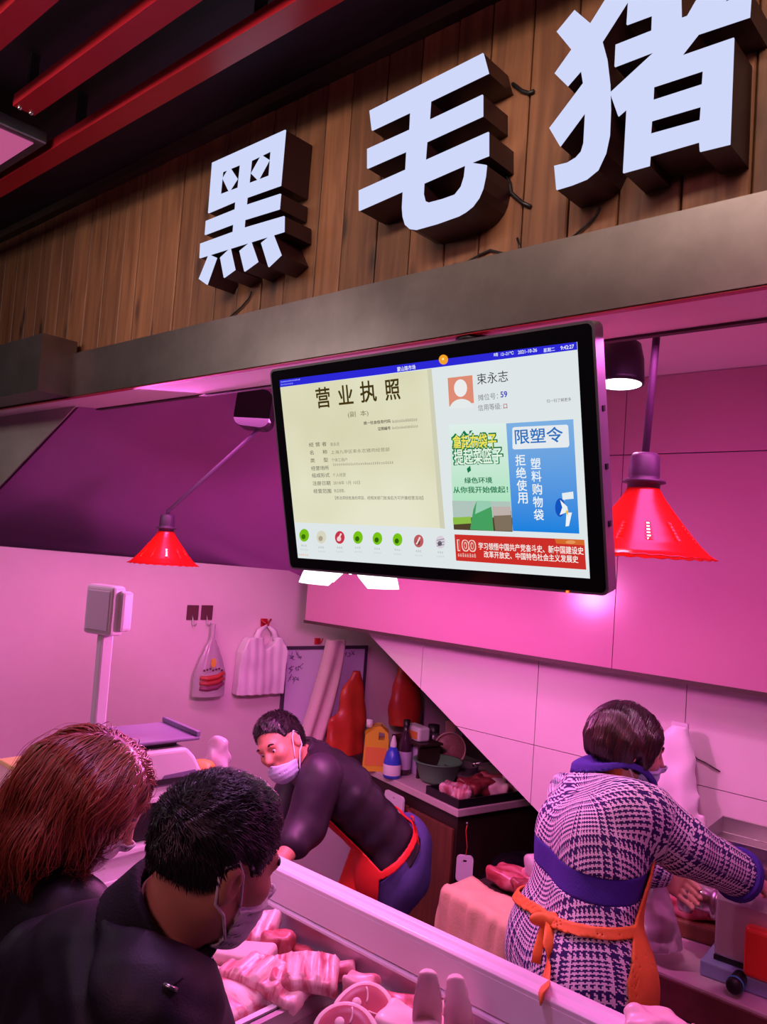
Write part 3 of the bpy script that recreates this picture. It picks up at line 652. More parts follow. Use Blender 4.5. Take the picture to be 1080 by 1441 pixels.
words('学习领悟中国共产党奋斗史、新中国建设史', 620 + 238 / 4.236, 480 + 1240 / 4.238, 620 + 862 / 4.236, 10, (250, 236, 232), 0.025)
words('改革开放史、中国特色社会主义发展史', 620 + 270 / 4.236, 480 + 1288 / 4.238, 620 + 830 / 4.236, 9.5, (250, 236, 232), 0.025)

# ------------------------------------------------------------------ lamps over the stall
def shade_mat(name, col, tr):
    m = bpy.data.materials.new(name); m.use_nodes = True; nt = m.node_tree; nt.nodes.clear()
    o = N(nt, 'ShaderNodeOutputMaterial'); a = N(nt, 'ShaderNodeBsdfTranslucent'); b = N(nt, 'ShaderNodeBsdfDiffuse'); g_ = N(nt, 'ShaderNodeBsdfGlossy'); x = N(nt, 'ShaderNodeMixShader'); y = N(nt, 'ShaderNodeMixShader')
    a.inputs[0].default_value = (*tr, 1); b.inputs[0].default_value = (*col, 1); g_.inputs[0].default_value = (1, .8, .8, 1); g_.inputs[1].default_value = 0.25
    x.inputs[0].default_value = 0.5; y.inputs[0].default_value = 0.06
    nt.links.new(b.outputs[0], x.inputs[1]); nt.links.new(a.outputs[0], x.inputs[2]); nt.links.new(x.outputs[0], y.inputs[1]); nt.links.new(g_.outputs[0], y.inputs[2]); nt.links.new(y.outputs[0], o.inputs[0]); return m
M['red_shade'] = shade_mat('red_shade', (0.70, 0.02, 0.012), (0.80, 0.075, 0.045))
M['white_shade'] = shade_mat('white_shade', (0.85, 0.8, 0.85), (0.9, 0.8, 0.9))
M['bulb'] = emis('bulb', (1.0, 0.62, 0.78), 9.0)
M['socket'] = mat('socket', (0.07, 0.03, 0.07), 0.5)
def pendant(name, label, apex, s, rod_to, bulb_power):
    ax, ay, az = apex
    t = thing(name, label, 'lamp', apex)
    prof = [(0.036, 0.0), (0.042, -0.012), (0.052, -0.028), (0.068, -0.05), (0.088, -0.076), (0.11, -0.104), (0.132, -0.130), (0.155, -0.152), (0.166, -0.158)]
    pr = np.array(prof); tt = np.linspace(0, 1, 45); L_ = np.cumsum(np.r_[0, np.hypot(*np.diff(pr, axis=0).T)]); L_ /= L_[-1]
    rr, zz = np.interp(tt, L_, pr[:, 0]), np.interp(tt, L_, pr[:, 1])
    n = 96; vs_, fs = [], []
    for i in range(45):
        for k in range(n):
            th = 2 * math.pi * k / n; lip = (0.006 * abs(math.sin(th * 14)) if i >= 43 else 0)
            vs_.append((ax + s * (rr[i] + lip) * math.cos(th), ay + s * (rr[i] + lip) * math.sin(th), az + s * (zz[i] - lip * 0.6)))
    for i in range(44):
        for k in range(n):
            if k % 8 == 0 and i in (22, 24, 26, 28, 30, 32): continue
            fs.append((i * n + k, i * n + (k + 1) % n, (i + 1) * n + (k + 1) % n, (i + 1) * n + k))
    sh = G().add(vs_, fs, True).obj('shade', M['red_shade'], t); sh['label'] = 'red perforated shade with a scalloped rim'
    md = sh.modifiers.new('solid', 'SOLIDIFY'); md.thickness = 0.0015 * s
    so = G().lathe([(0.0, 0.085), (0.028, 0.085), (0.034, 0.075), (0.036, 0.03), (0.034, 0.022), (0.05, 0.02), (0.05, 0.014), (0.038, 0.012), (0.037, -0.004), (0.0, -0.004)], 28, (0, 0, 0))
    so.v = [(ax + s * a, ay + s * b, az + s * c) for a, b, c in so.v]; so.obj('socket', M['socket'], t)
    G().ball((ax, ay, az - 0.085 * s), (0.03 * s, 0.03 * s, 0.04 * s), 10).obj('bulb', M['bulb'], t)
    G().tube([(ax, ay, az + 0.08 * s)] + [tuple(q) for q in rod_to], 0.009 * s if s > 0.9 else 0.008, 10).obj('rod', M['socket'], t)
    lamp_light('bulb_light', 'POINT', (ax, ay, az - 0.135 * s), (1.0, 0.34, 0.46), bulb_power, 0.03)
    return t
A1 = P(906, 688, D=1.9)
pendant('pendant_lamp', 'larger red perforated lamp on a straight rod right of the screen', A1, 1.0, [(A1[0] + 0.02, A1[1] - 0.004, ZC)], 2.2)
A2 = P(234, 748, D=3.35); SP = P(378, 592, D=3.12)
pendant('pendant_lamp', 'smaller red lamp on a slanting arm in front of the purple slope', A2, 0.86, [A2 + Z * 0.085, SP], 2.2)
# spot heads
def spot_head(label, c, axis, r, l, lit, base):
    ax = nm(axis); u = nm(np.cross(ax, (0.3, 1, 0.1))); w = np.cross(ax, u); Mx = frame(c, u, w, ax)
    t = thing('spotlight', label, 'lamp', c)
    G().lathe([(0, l), (r * 0.55, l), (r * 0.8, l * 0.9), (r * 0.95, l * 0.55), (r * 1.0, 0.012), (r * 1.0, 0), (r * 0.9, 0), (r * 0.9, 0.012), (0, 0.014)], 32, M=Mx).obj('housing', M['black'], t)
    G().lathe([(0, 0.004), (r * 0.89, 0.004), (r * 0.89, 0.0), (0, 0)], 32, M=Mx).obj('lens', emis('spot_lens', (1.0, 0.86, 0.96), 4.0) if lit else M['tv_glass'], t)
    G().tube([c + ax * l * 0.9, np.asarray(base)], 0.012, 8).obj('stem', M['black'], t)
    return t
c1 = P(873, 541, D=2.12)
spot_head('black spotlight with a glowing white lens behind the screen right edge', c1, (-0.03, 0.05, 1), 0.062, 0.12, True, (c1[0], c1[1] + 0.01, ZC))
lamp_light('spot_light', 'SPOT', c1 - Z * 0.01, (1.0, 0.42, 0.78), 30, 0.05, aim=(c1[0] - 0.1, c1[1] - 0.05, 0), spot=120)
c2 = P(361, 590, D=3.12)
t = thing('spotlight', 'dark square unlit lamp box left of the screen, fixed to purple slope', 'lamp', c2)
u = nm(R0); w = nm((0.1, 0.1, 1)); n_ = np.cross(u, w)
Mx = frame(P(360, 577, D=3.14), u, w, n_)
G().prism([rrect(0.14, 0.15, 0.035)], (0, 0, -0.05), (1, 0, 0), (0, 1, 0), (0, 0, 0.1)).obj('housing', M['black'], t, world=False, bevel=0.01)
h_ = t.children[0]; h_.matrix_basis = Matrix.Translation(Vector(-c2)) @ Mx
G().tube([P(360, 560, D=3.14), P(366, 535, D=3.30)], 0.012, 8).obj('stem', M['black'], t)
# white petal lamp behind the screen
c3 = P(494, 800, D=2.62)
t = thing('petal_lamp', 'white lit lamp with petal shade peeping out under the screen', 'lamp', c3 + Z * 0.12)
for k in range(4):
    a0 = 2 * math.pi * k / 4 - 0.05; g = G(); vs_ = []
    for i in range(9):
        q = i / 8
        for j in range(-4, 5):
            wd = 0.80 * math.sin(math.pi * min(1, 0.30 + 0.45 * q)) * (1 - max(0, q - 0.6) ** 2 * 1.6)
            a = a0 + j / 4 * wd; r = 0.035 + 0.135 * q ** 0.9
            vs_.append((c3[0] + r * math.cos(a), c3[1] + r * math.sin(a), c3[2] + 0.11 - 0.165 * q ** 1.5))
    g.add(vs_, [(i * 9 + j, i * 9 + j + 1, (i + 1) * 9 + j + 1, (i + 1) * 9 + j) for i in range(8) for j in range(8)], True)
    o = g.obj('petal', emis('petal_glow', (1.0, 0.93, 0.98), 2.2) if k == 0 else bpy.data.materials['petal_glow'], t); md = o.modifiers.new('s', 'SOLIDIFY'); md.thickness = 0.003
G().ball(c3 + Z * 0.03, (0.035, 0.035, 0.05), 10).obj('bulb', M['bulb'], t)
G().lathe([(0, 0.2), (0.03, 0.2), (0.04, 0.11), (0, 0.1)], 20, c3).obj('socket', M['socket'], t)
G().tube([c3 + Z * 0.19, (c3[0], c3[1], ZC)], 0.006, 8).obj('cord', M['black'], t)
lamp_light('petal_light', 'POINT', c3 - Z * 0.07, (1.0, 0.18, 0.70), 37, 0.06)

# ------------------------------------------------------------------ the display case
M['white_plastic'] = mat('white_plastic', (0.82, 0.74, 0.80), 0.3, noise=0.04, scale=5)
M['case_white'] = mat('case_white', (0.78, 0.70, 0.76), 0.35, noise=0.07, scale=6)
YR, ZR = 1.65, 1.14
case = thing('display_case', 'long white refrigerated meat counter with a pale ridged back rail', 'counter', (-1.1, 1.3, 0))
XL, XR = -2.10, 0.7
rail = G()
sec = [(1.574, 1.128), (1.574, 1.140), (1.582, 1.146), (1.592, 1.140), (1.600, 1.138), (1.614, 1.140), (1.622, 1.146), (1.640, 1.146), (1.650, 1.136), (1.650, 1.10), (1.584, 1.10)]
def extrude_x(g, sec, x0, x1):
    n = len(sec); vs_ = [(x0, y, z) for y, z in sec] + [(x1, y, z) for y, z in sec]
    return g.add(vs_, [(i, (i + 1) % n, n + (i + 1) % n, n + i) for i in range(n)] + [tuple(range(n))[::-1], tuple(n + i for i in range(n))])
extrude_x(rail, sec, XL - 0.9, XR).obj('back_rail', M['white_plastic'], case, bevel=0.002)
g = G(); extrude_x(g, [(1.572, 1.130), (1.564, 1.060), (1.576, 1.060), (1.584, 1.130)], XL, XR)
g.obj('back_panel', M['white_plastic'], case)
g = G(); extrude_x(g, [(1.569, 1.056), (1.556, 1.054), (1.554, 1.048), (1.562, 1.040), (1.574, 1.040)], XL, XR); g.obj('groove_strip', M['white_plastic'], case, bevel=0.001)
M['steel_mirror'] = mat('steel_mirror', (0.75, 0.66, 0.80), 0.33, metal=0.8, noise=0.15, scale=6)
g = G(); extrude_x(g, [(1.564, 1.040), (1.558, 0.90), (1.574, 0.90), (1.574, 1.040)], XL, XR); g.obj('steel_back', M['steel_mirror'], case)
g = G(); g.box((XL, 0.98, 0.91), (XR, 1.564, 0.94)); g.obj('deck', M['steel'], case)
G().box((XL - 0.9, 0.96, 0.05), (XR, 1.644, 0.91)).obj('cabinet_body', M['case_white'], case, bevel=0.01)
G().box((XL - 0.9, 1.0, 0.0), (XR, 1.604, 0.05)).obj('plinth', M['black_matte'], case)
G().box((XL, 0.95, 0.895), (XR, 0.985, 0.985)).obj('front_rim', M['white_plastic'], case, bevel=0.006)
g = G(); g.box((XL - 0.9, 0.97, 0.895), (XL, 1.572, 1.125)); g.obj('end_block', M['case_white'], case, bevel=0.005)
g = G(); g.box((XL - 0.9, 0.962, 1.125), (XL + 0.012, 1.584, 1.143)); g.obj('end_top', M['white_plastic'], case, bevel=0.004)
g = G(); g.box((XL - 0.001, 0.985, 1.040), (XL + 0.008, 1.564, 1.060)); g.obj('end_strip', M['white_plastic'], case, bevel=0.002)
def tray(label, x0, x1, y0, y1, z=0.942, h=0.036, m='steel'):
    t = thing('tray', label, 'tray', ((x0 + x1) / 2, (y0 + y1) / 2, z))
    w = 0.004; fl = 0.012
    G().box((x0, y0, z), (x1, y1, z + 0.003)).obj('base', M[m], t)
    g = G(); g.box((x0, y0, z + .003), (x0 + w, y1, z + h)); g.box((x1 - w, y0, z + .003), (x1, y1, z + h)); g.box((x0 + w, y0, z + .003), (x1 - w, y0 + w, z + h)); g.box((x0 + w, y1 - w, z + .003), (x1 - w, y1, z + h))
    g.obj('side', M[m], t)
    g = G(); g.prism([[(x0 - fl, y0 - fl), (x1 + fl, y0 - fl), (x1 + fl, y1 + fl), (x0 - fl, y1 + fl)], [(x0 + w, y0 + w), (x0 + w, y1 - w), (x1 - w, y1 - w), (x1 - w, y0 + w)]], (0, 0, z + h), (1, 0, 0), (0, 1, 0), (0, 0, 0.004))
    g.obj('rim', M[m], t, bevel=0.0015)
tray('steel tray along the white rail holding the rib racks', -2.02, -1.42, 1.365, 1.545)
tray('white-rimmed tray of streaky pork belly beside the customer in black', -2.02, -1.42, 1.04, 1.338, m='white_plastic')
tray('steel tray of sliced ham rounds and red meat by the ears', -1.385, -0.72, 1.10, 1.545)

# meat materials: lean and fat mixed by noise, stretched along a grain
def meat_mat(name, fat, lean, scale, pos, width, stretch=(1, 1, 1), rough=0.32, rot=(0, 0, 0), dist=1.0, use_cut=True):
    m = bpy.data.materials.new(name); m.use_nodes = True; nt = m.node_tree; b = nt.nodes['Principled BSDF']
    tc = N(nt, 'ShaderNodeTexCoord'); mp = N(nt, 'ShaderNodeMapping'); mp.inputs['Scale'].default_value = stretch; mp.inputs['Rotation'].default_value = rot
    n = N(nt, 'ShaderNodeTexNoise'); n.inputs['Scale'].default_value = scale; n.inputs['Detail'].default_value = 4; n.inputs['Distortion'].default_value = dist
    r = N(nt, 'ShaderNodeValToRGB'); e = r.color_ramp.elements; e[0].position = pos - width; e[0].color = (*lean, 1); e[1].position = pos + width; e[1].color = (*fat, 1)
    ca_ = N(nt, 'ShaderNodeAttribute'); ca_.attribute_name = 'cut'; nt.links.new((ca_.outputs['Vector'] if use_cut else tc.outputs['Object']), mp.inputs[0]); nt.links.new(mp.outputs[0], n.inputs[0]); nt.links.new(n.outputs['Fac'], r.inputs[0]); nt.links.new(r.outputs[0], b.inputs['Base Color'])
    b.inputs['Roughness'].default_value = rough; b.inputs['Subsurface Weight'].default_value = 0.15; b.inputs['Subsurface Radius'].default_value = (0.01, 0.004, 0.003)
    bp = N(nt, 'ShaderNodeBump'); bp.inputs['Strength'].default_value = 0.5; bp.inputs['Distance'].default_value = 0.002; nt.links.new(n.outputs['Fac'], bp.inputs['Height']); nt.links.new(bp.outputs[0], b.inputs['Normal'])
    return m
FAT, FAT2, LEAN, LEAN2 = (0.86, 0.62, 0.62), (0.88, 0.55, 0.58), (0.52, 0.13, 0.15), (0.40, 0.05, 0.07)
M['belly'] = meat_mat('belly', FAT, (0.62, 0.16, 0.20), 6, 0.47, 0.07, (0.8, 5, 5), dist=0.6)
M['rib'] = meat_mat('rib', (0.88, 0.58, 0.60), (0.52, 0.12, 0.16), 9, 0.5, 0.10, (4.5, 0.9, 1.2), dist=0.9)
M['knob'] = meat_mat('knob', (0.84, 0.48, 0.52), (0.55, 0.13, 0.17), 16, 0.48, 0.12)
M['lean'] = meat_mat('lean', (0.66, 0.24, 0.27), LEAN2, 18, 0.60, 0.16)
M['dark_lean'] = meat_mat('dark_lean', (0.42, 0.10, 0.10), (0.20, 0.02, 0.025), 20, 0.58, 0.16)
M['skin_pork'] = meat_mat('skin_pork', (0.85, 0.62, 0.62), (0.76, 0.40, 0.44), 5, 0.4, 0.2, use_cut=False)
M['ham'] = meat_mat('ham', (0.56, 0.12, 0.16), (0.40, 0.05, 0.08), 9, 0.45, 0.2, use_cut=False)
M['fat'] = meat_mat('fat', (0.90, 0.70, 0.68), (0.84, 0.52, 0.54), 8, 0.4, 0.2, use_cut=False)
def slab(name, label, cat, c, half, ang, m, tilt=(0, 0), wave=0.006, wf=28, ribs=0, r=0.015, h=0.006, bend=0.0, group=None, seed=0.0):
    """a cut of meat: rounded slab, uneven, optionally ribbed across and bent down at the ends"""
    ca, sa_ = math.cos(ang), math.sin(ang); u = np.array([ca, sa_, tilt[0]]); u /= np.linalg.norm(u); v = np.array([-sa_, ca, tilt[1]]); v -= u * (u @ v); v /= np.linalg.norm(v); w = np.cross(u, v)
    A = np.stack([u, v, w], 1); c = np.asarray(c, float)
    def fn(p):
        q = (p - c.astype(np.float32)) @ A.astype(np.float32)
        q = q.copy(); q[:, 2] += bend * (q[:, 0] / half[0]) ** 2 + 0.012 * wob(q, 14, seed)
        d = d_box(q, (0, 0, 0), half, None, min(r, min(half) * 0.95))
        d = d + wave * wob(q, wf, seed + 1.0)
        if ribs: d = d - 0.006 * np.cos(q[:, 0] * ribs) * (np.abs(q[:, 1]) < half[1] * 0.8)
        return d * 0.8
    R_ = float(np.linalg.norm(half)) + 0.03 + abs(bend)
    o = sdf_obj(name, fn, c - R_ * np.array([1, 1, 0.75]), c + R_ * np.array([1, 1, 0.75]), h, M[m], loc=c - Z * half[2], attrs={'cut': lambda v: (v - c) @ A + seed})
    return tag(o, label, cat, group)
def mp_(x, y, z): return P(x, y, Zh=z + .027)
slab('rib_rack', 'pale rib rack nearest the masked customer face, behind the square skin piece', 'meat', mp_(340, 1308, 0.985), (0.10, 0.055, 0.024), 0.55, 'rib', (0.1, 0.25), ribs=150, seed=1)
slab('pork_skin', 'smooth square piece of pale pork skin in the rib tray', 'meat', mp_(345, 1343, 0.985), (0.075, 0.045, 0.02), 0.45, 'skin_pork', (0.05, 0.1), wave=0.002, seed=2)
slab('pork_chunk', 'bright red rough chunk of pork behind the skin piece', 'meat', mp_(391, 1328, 0.985), (0.042, 0.036, 0.03), 0.4, 'lean', wave=0.009, wf=60, seed=3)
slab('pork_trimmings', 'dark red strip of trimmings against the steel back of the case', 'meat', mp_(426, 1342, 0.968), (0.11, 0.020, 0.014), -0.05, 'dark_lean', wave=0.008, wf=50, seed=4)
slab('rib_rack', 'large rib rack with dark slits, in the middle of the rib tray', 'meat', mp_(372, 1372, 0.985), (0.11, 0.05, 0.02), 0.25, 'rib', (-0.05, 0.15), ribs=110, bend=0.02, seed=5)
slab('rib_rack', 'rib rack with pale bone ends, by the right edge of the rib tray', 'meat', mp_(428, 1372, 0.985), (0.085, 0.06, 0.022), 0.75, 'rib', (0.05, 0.1), ribs=170, bend=0.015, seed=6)
slab('pork_chunk', 'small pointed pork scrap at the far right corner of the rib tray', 'meat', mp_(476, 1366, 0.975), (0.045, 0.025, 0.025), 0.9, 'knob', wave=0.009, wf=60, seed=7)
for k, (x, y, a_, lb) in enumerate(((-1.55, 1.292, .02, 'streaky belly slab farthest back in the white-rimmed tray'), (-1.53, 1.212, 0.0, 'streaky belly slab in the middle of the white-rimmed tray'), (-1.51, 1.132, -.03, 'streaky belly slab nearest the frame bottom in the white-rimmed tray'))):
    slab('pork_belly', lb, 'meat', (x, y, .975 + .002 * k), (.105, .040, .026), .10 + a_, 'belly', (0.0, .25), wave=.004, seed=8 + k, bend=.010)
def ham_slice(label, c, r, nrm, seed):
    n_ = nm(nrm); u = nm(np.cross(n_, (0, 0, 1))); v = np.cross(n_, u); Mx = frame(c, u, v, n_)
    t = thing('ham_slice', label, 'meat', c, group='ham slices')
    ring = []
    for k in range(40):
        th = 2 * math.pi * k / 40; ring.append(r * (1 + 0.06 * math.sin(2 * th + seed) + 0.04 * math.sin(3 * th)))
    def disk(sc, z0, z1):
        g = G(); vs_ = []; pr = ((0.0, z1), (0.6, z1), (0.9, z1), (0.97, z1 - 0.002), (1.0, z1 - 0.008), (1.0, z0 + 0.006), (0.9, z0), (0.0, z0))
        for a, z in pr:
            for k in range(40): th = 2 * math.pi * k / 40; vs_.append((ring[k] * sc * a * math.cos(th) * 1.25, ring[k] * sc * a * math.sin(th), z))
        return g.add(vs_, [(i * 40 + k, (i + 1) * 40 + k, (i + 1) * 40 + (k + 1) % 40, i * 40 + (k + 1) % 40) for i in range(7) for k in range(40)], True, Mx)
    disk(1.0, -0.013, 0.010).obj('fat_rim', M['fat'], t); disk(0.90, -0.011, 0.0108).obj('lean_centre', M['ham'], t)
    G().lathe([(0, .0125), (.008, .0125), (.011, .011), (.011, -.005)], 16, (r * .30, -r * .15, 0), M=Mx).obj('bone', M['fat'], t)
    g = G()
    for a_ in (0.6, 2.4, 4.2): g.tube([np.array(Mx @ Vector((r * q * math.cos(a_ + .5 * q), r * q * .8 * math.sin(a_ + .5 * q), .0112))) for q in np.linspace(.25, .95, 7)], .0022, 6)
    g.obj('fat_seam', M['fat'], t, kind='stuff')
ham_slice('upper of two pink ham rounds with white fat edges', mp_(512, 1420, 0.99), 0.056, (0.45, -0.55, 0.75), 0.3)
ham_slice('lower of two pink ham rounds, cut by the bottom of the photo', mp_(488, 1450, 1.0), 0.056, (0.3, -0.6, 0.75), 1.7)
slab('pork_chunk', 'red wet meat chunk between the ham rounds and the upright ears', 'meat', mp_(540, 1415, 0.975), (0.10, 0.036, 0.026), 0.2, 'lean', wave=0.010, wf=45, seed=12)
slab('pork_chunk', 'pale marbled knob of pork at the corner of the right tray', 'meat', mp_(507, 1392, 0.985), (0.04, 0.034, 0.034), 0.4, 'knob', wave=0.010, wf=50, seed=13)
slab('pork_fat', 'pale fat lump at the bottom edge in front of the ears', 'meat', mp_(590, 1450, 0.985), (0.09, 0.05, 0.03), 0.3, 'fat', wave=0.008, wf=40, seed=14)
slab('pork_fat', 'heap of pale fat right of the upright ears', 'meat', mp_(690, 1432, 0.985), (0.10, 0.06, 0.035), 0.3, 'fat', wave=0.010, wf=40, seed=15)
def ear(label, base, top, w, seed):
    base, top = np.asarray(base), np.asarray(top); ax = top - base; L_ = np.linalg.norm(ax); ax /= L_; sd = nm(np.cross(ax, _F)); fr = np.cross(sd, ax)
    A = np.stack([sd, fr, ax], 1).astype(np.float32)
    def fn(p):
        q = (p - base.astype(np.float32)) @ A; t = np.clip(q[:, 2] / L_, -0.15, 1.1)
        wd = w * np.clip(1 - np.maximum(t - 0.45, 0) ** 2 * 1.4, 0.05, 1) * (0.9 + 0.1 * np.minimum(t * 2, 1))
        y = q[:, 1] + 0.9 * q[:, 0] ** 2 / w - 0.008 * np.sin(t * 5 + seed)
        d = np.maximum(np.sqrt((q[:, 0] / wd) ** 2 + (y / 0.009) ** 2) - 1, 0 * y - 1) * 0.009
        return np.maximum(d, np.abs(t - 0.48) * L_ - 0.52 * L_) * 0.75
    lo = np.minimum(base, top) - 0.07; hi = np.maximum(base, top) + 0.07
    return tag(sdf_obj('pig_ear', fn, lo, hi, 0.004, M['skin_pork'], loc=base), label, 'meat', 'upright pig ears')
b1, b2 = mp_(600, 1462, 0.96), mp_(645, 1466, 0.96)
ear('left, taller of two pale ears standing upright by the back rail', b1, P(602, 1362, D=np.dot(b1 - CAM, _F) + 0.0), 0.034, 0)
ear('right, shorter of two pale ears standing upright by the back rail', b2, P(641, 1374, D=np.dot(b2 - CAM, _F) + 0.0), 0.033, 2)
q = P(922, 1446, Y=1.56)
slab('caul_fat', 'crinkled pale pork fat heap on the rail at the bottom right', 'meat', (q[0], 1.585, 1.165), (0.062, 0.04, 0.026), 0.1, 'fat', wave=0.012, wf=70, seed=16)
# ------------------------------------------------------------------ weighing scale on the end of the counter
M['scale_white'] = mat('scale_white', (0.72, 0.66, 0.70), 0.4)
M['label_white'] = mat('label_white', (0.78, 0.74, 0.80), 0.5)
M['scale_grey'] = mat('scale_grey', (0.20, 0.16, 0.27), 0.4)
SX, SY = -2.19, 1.38
t = thing('price_scale', 'white shop scale with grey weighing plate and tall display pole on the counter end', 'scale', (SX, SY, 1.143))
def yawed(c, a):
    ca, sa_ = math.cos(a), math.sin(a); return frame(c, (ca, sa_, 0), (-sa_, ca, 0), (0, 0, 1))
SA = math.radians(84); Mx = yawed((SX, SY, 1.166), SA)      # its long side runs back from the aisle
g = G().box((-0.15, -0.07, -0.022), (0.16, 0.10, 0.085), Mx); g.obj('base', M['black'], t, bevel=0.008)
sec = [(-0.165, 0.10), (0.195, 0.10), (0.205, 0.13), (0.15, 0.225), (0.12, 0.255), (-0.155, 0.255), (-0.165, 0.235)]
g = G(); vs_ = [(x, y, z) for y in (-0.115, 0.12) for x, z in sec]; n = len(sec)
g.add(vs_, [tuple(range(n)), tuple(n + i for i in range(n))[::-1]] + [(i, n + i, n + (i + 1) % n, (i + 1) % n) for i in range(n)], False, Mx); g.obj('body', M['scale_white'], t, bevel=0.012, seg=3)
g = G().prism([[(-0.05, 0.148), (0.02, 0.148), (0.05, 0.180), (0.15, 0.186), (0.172, 0.168), (0.172, 0.148)]], (0, -0.1175, 0), (1, 0, 0), (0, 0, 1), (0, 0.003, 0)); g.v = [tuple(Mx @ Vector(q)) for q in g.v]; g.obj('printer_bay', M['scale_grey'], t)
G().box((0.0, -0.121, 0.154), (0.11, -0.117, 0.170), Mx).obj('paper_slot', M['black'], t)
G().box((-0.16, -0.119, 0.104), (0.19, -0.114, 0.118), Mx).obj('lower_strip', M['white_plastic'], t, bevel=0.002)
G().box((-0.145, -0.1172, 0.185), (-0.045, -0.1155, 0.235), Mx).obj('notice_label', M['label_white'], t)
g = G()
for k in range(3): g.box((-0.135, -0.1178, 0.196 + k * 0.012), (-0.075 + 0.012 * (k % 2), -0.1172, 0.200 + k * 0.012), Mx)
g.obj('small_print', M['scale_grey'], t, kind='stuff')
G().box((-0.165, -0.11, 0.272), (0.165, 0.12, 0.284), Mx).obj('weighing_plate', M['scale_grey'], t, bevel=0.005)
G().box((0.150, -0.11, 0.284), (0.165, 0.12, 0.300), Mx).obj('plate_lip', M['scale_grey'], t, bevel=0.003)
G().box((-0.1, -0.08, 0.256), (0.1, 0.08, 0.272), Mx).obj('plate_support', M['black'], t)
pb, pt = P(139, 1024, D=2.42), P(149, 890, D=2.42)
pb = np.array([pt[0], pt[1], 1.145])
g = G().box((pt[0] - 0.016, pt[1] - 0.02, 1.144), (pt[0] + 0.016, pt[1] + 0.02, pt[2] + 0.03)); g.obj('display_pole', M['scale_white'], t, bevel=0.006)
hc = P(147, 858, D=2.42); ha = math.radians(12); Mh = yawed(hc, ha)
G().box((-0.062, -0.024, -0.075), (0.058, 0.03, 0.075), Mh).obj('display_head', M['scale_white'], t, bevel=0.012, seg=3)
G().box((-0.048, -0.0265, -0.06), (0.046, -0.0235, 0.058), Mh).obj('back_shade', mat('scale_shadow', (0.62, 0.54, 0.62), 0.5), t, bevel=0.002)  # darker copy of the scale white; shade of the back put into the colour
G().box((0.045, 0.0, -0.06), (0.075, 0.045, 0.06), Mh).obj('side_housing', M['scale_white'], t, bevel=0.010)
M['red_light'] = emis('red_light', (1.0, 0.10, 0.03), 2.0)
q = np.array(Mx @ Vector((0.10, -0.082, 0.045))); G().ball(q, 0.011, 6).obj('status_light', M['red_light'], t)
# cream carton beyond the woman's hair, yellow-lidded
q = P(48, 1090, D=2.75)
t = thing('carton', 'cream carton with a yellow lid on the counter behind the brown-haired woman', 'box', (q[0], q[1], 1.143))
G().box((q[0] - 0.1, q[1] - 0.08, 1.143), (q[0] + 0.12, q[1] + 0.1, 1.245)).obj('body', mat('cream', (0.72, 0.58, 0.48), 0.6), t, bevel=0.006)
G().box((q[0] - 0.104, q[1] - 0.084, 1.238), (q[0] + 0.124, q[1] + 0.104, 1.256)).obj('lid', mat('lid_yellow', (0.70, 0.62, 0.20), 0.5), t, bevel=0.006)
# orange bundle and clear plastic lump just beyond the scale
M['orange_plastic'] = mat('orange_plastic', (0.85, 0.28, 0.05), 0.45)
M['clear_film'] = mat('clear_film', (0.8, 0.72, 0.78), 0.2, trans=0.45, bump=0.5, bscale=30)
q = P(284, 1078, D=2.62)
tag(sdf_obj('orange_bag', lambda p: d_el(p, q + Z * -0.05, (0.055, 0.05, 0.075)) + 0.008 * wob(p, 40, 1), q - 0.2, q + 0.15, 0.006, M['orange_plastic'], loc=(q[0], q[1], q[2] - 0.14)), 'orange plastic bag behind the white shop scale', 'bag')
q2 = P(307, 1052, D=2.75)
tag(sdf_obj('plastic_bag', lambda p: d_el(p, q2 + Z * -0.04, (0.045, 0.04, 0.08)) + 0.012 * wob(p, 50, 3), q2 - 0.2, q2 + 0.15, 0.006, M['clear_film'], loc=(q2[0], q2[1], q2[2] - 0.13)), 'crumpled clear plastic bag between the white scale and the bending man', 'bag')
# ------------------------------------------------------------------ things on the left wall
def wall_frame(px, py, out=0.0):
    c = P(px, py, n=WN, d=WD) + np.array(WN) * out
    return c, WDIR.copy(), np.array([0, 0, 1.0]), np.array(WN)     # centre, along the wall, up, out
M['hook_brown'] = mat('hook_brown', (0.12, 0.04, 0.05), 0.35)
for (px, lb) in ((271, 'left, empty one of two square adhesive hooks on the pink wall'), (291, 'right one of two square adhesive hooks, carrying the sausage bag')):
    c, u, w, n_ = wall_frame(px, 862); Mx = frame(c, u, w, n_)
    t = thing('wall_hook', lb, 'hook', c, group='adhesive wall hooks')
    G().box((-0.032, -0.038, 0.0), (0.032, 0.038, 0.005), Mx).obj('plate', M['hook_brown'], t, bevel=0.003)
    g = G(); pts = [(0, -0.01, 0.006), (0, -0.03, 0.012), (0, -0.055, 0.018), (0.004, -0.066, 0.03), (0.006, -0.058, 0.042), (0.006, -0.045, 0.046)]
    g.tube([c + u * a + w * b + n_ * d for a, b, d in pts], 0.003, 8); g.obj('hook', M['steel'], t)
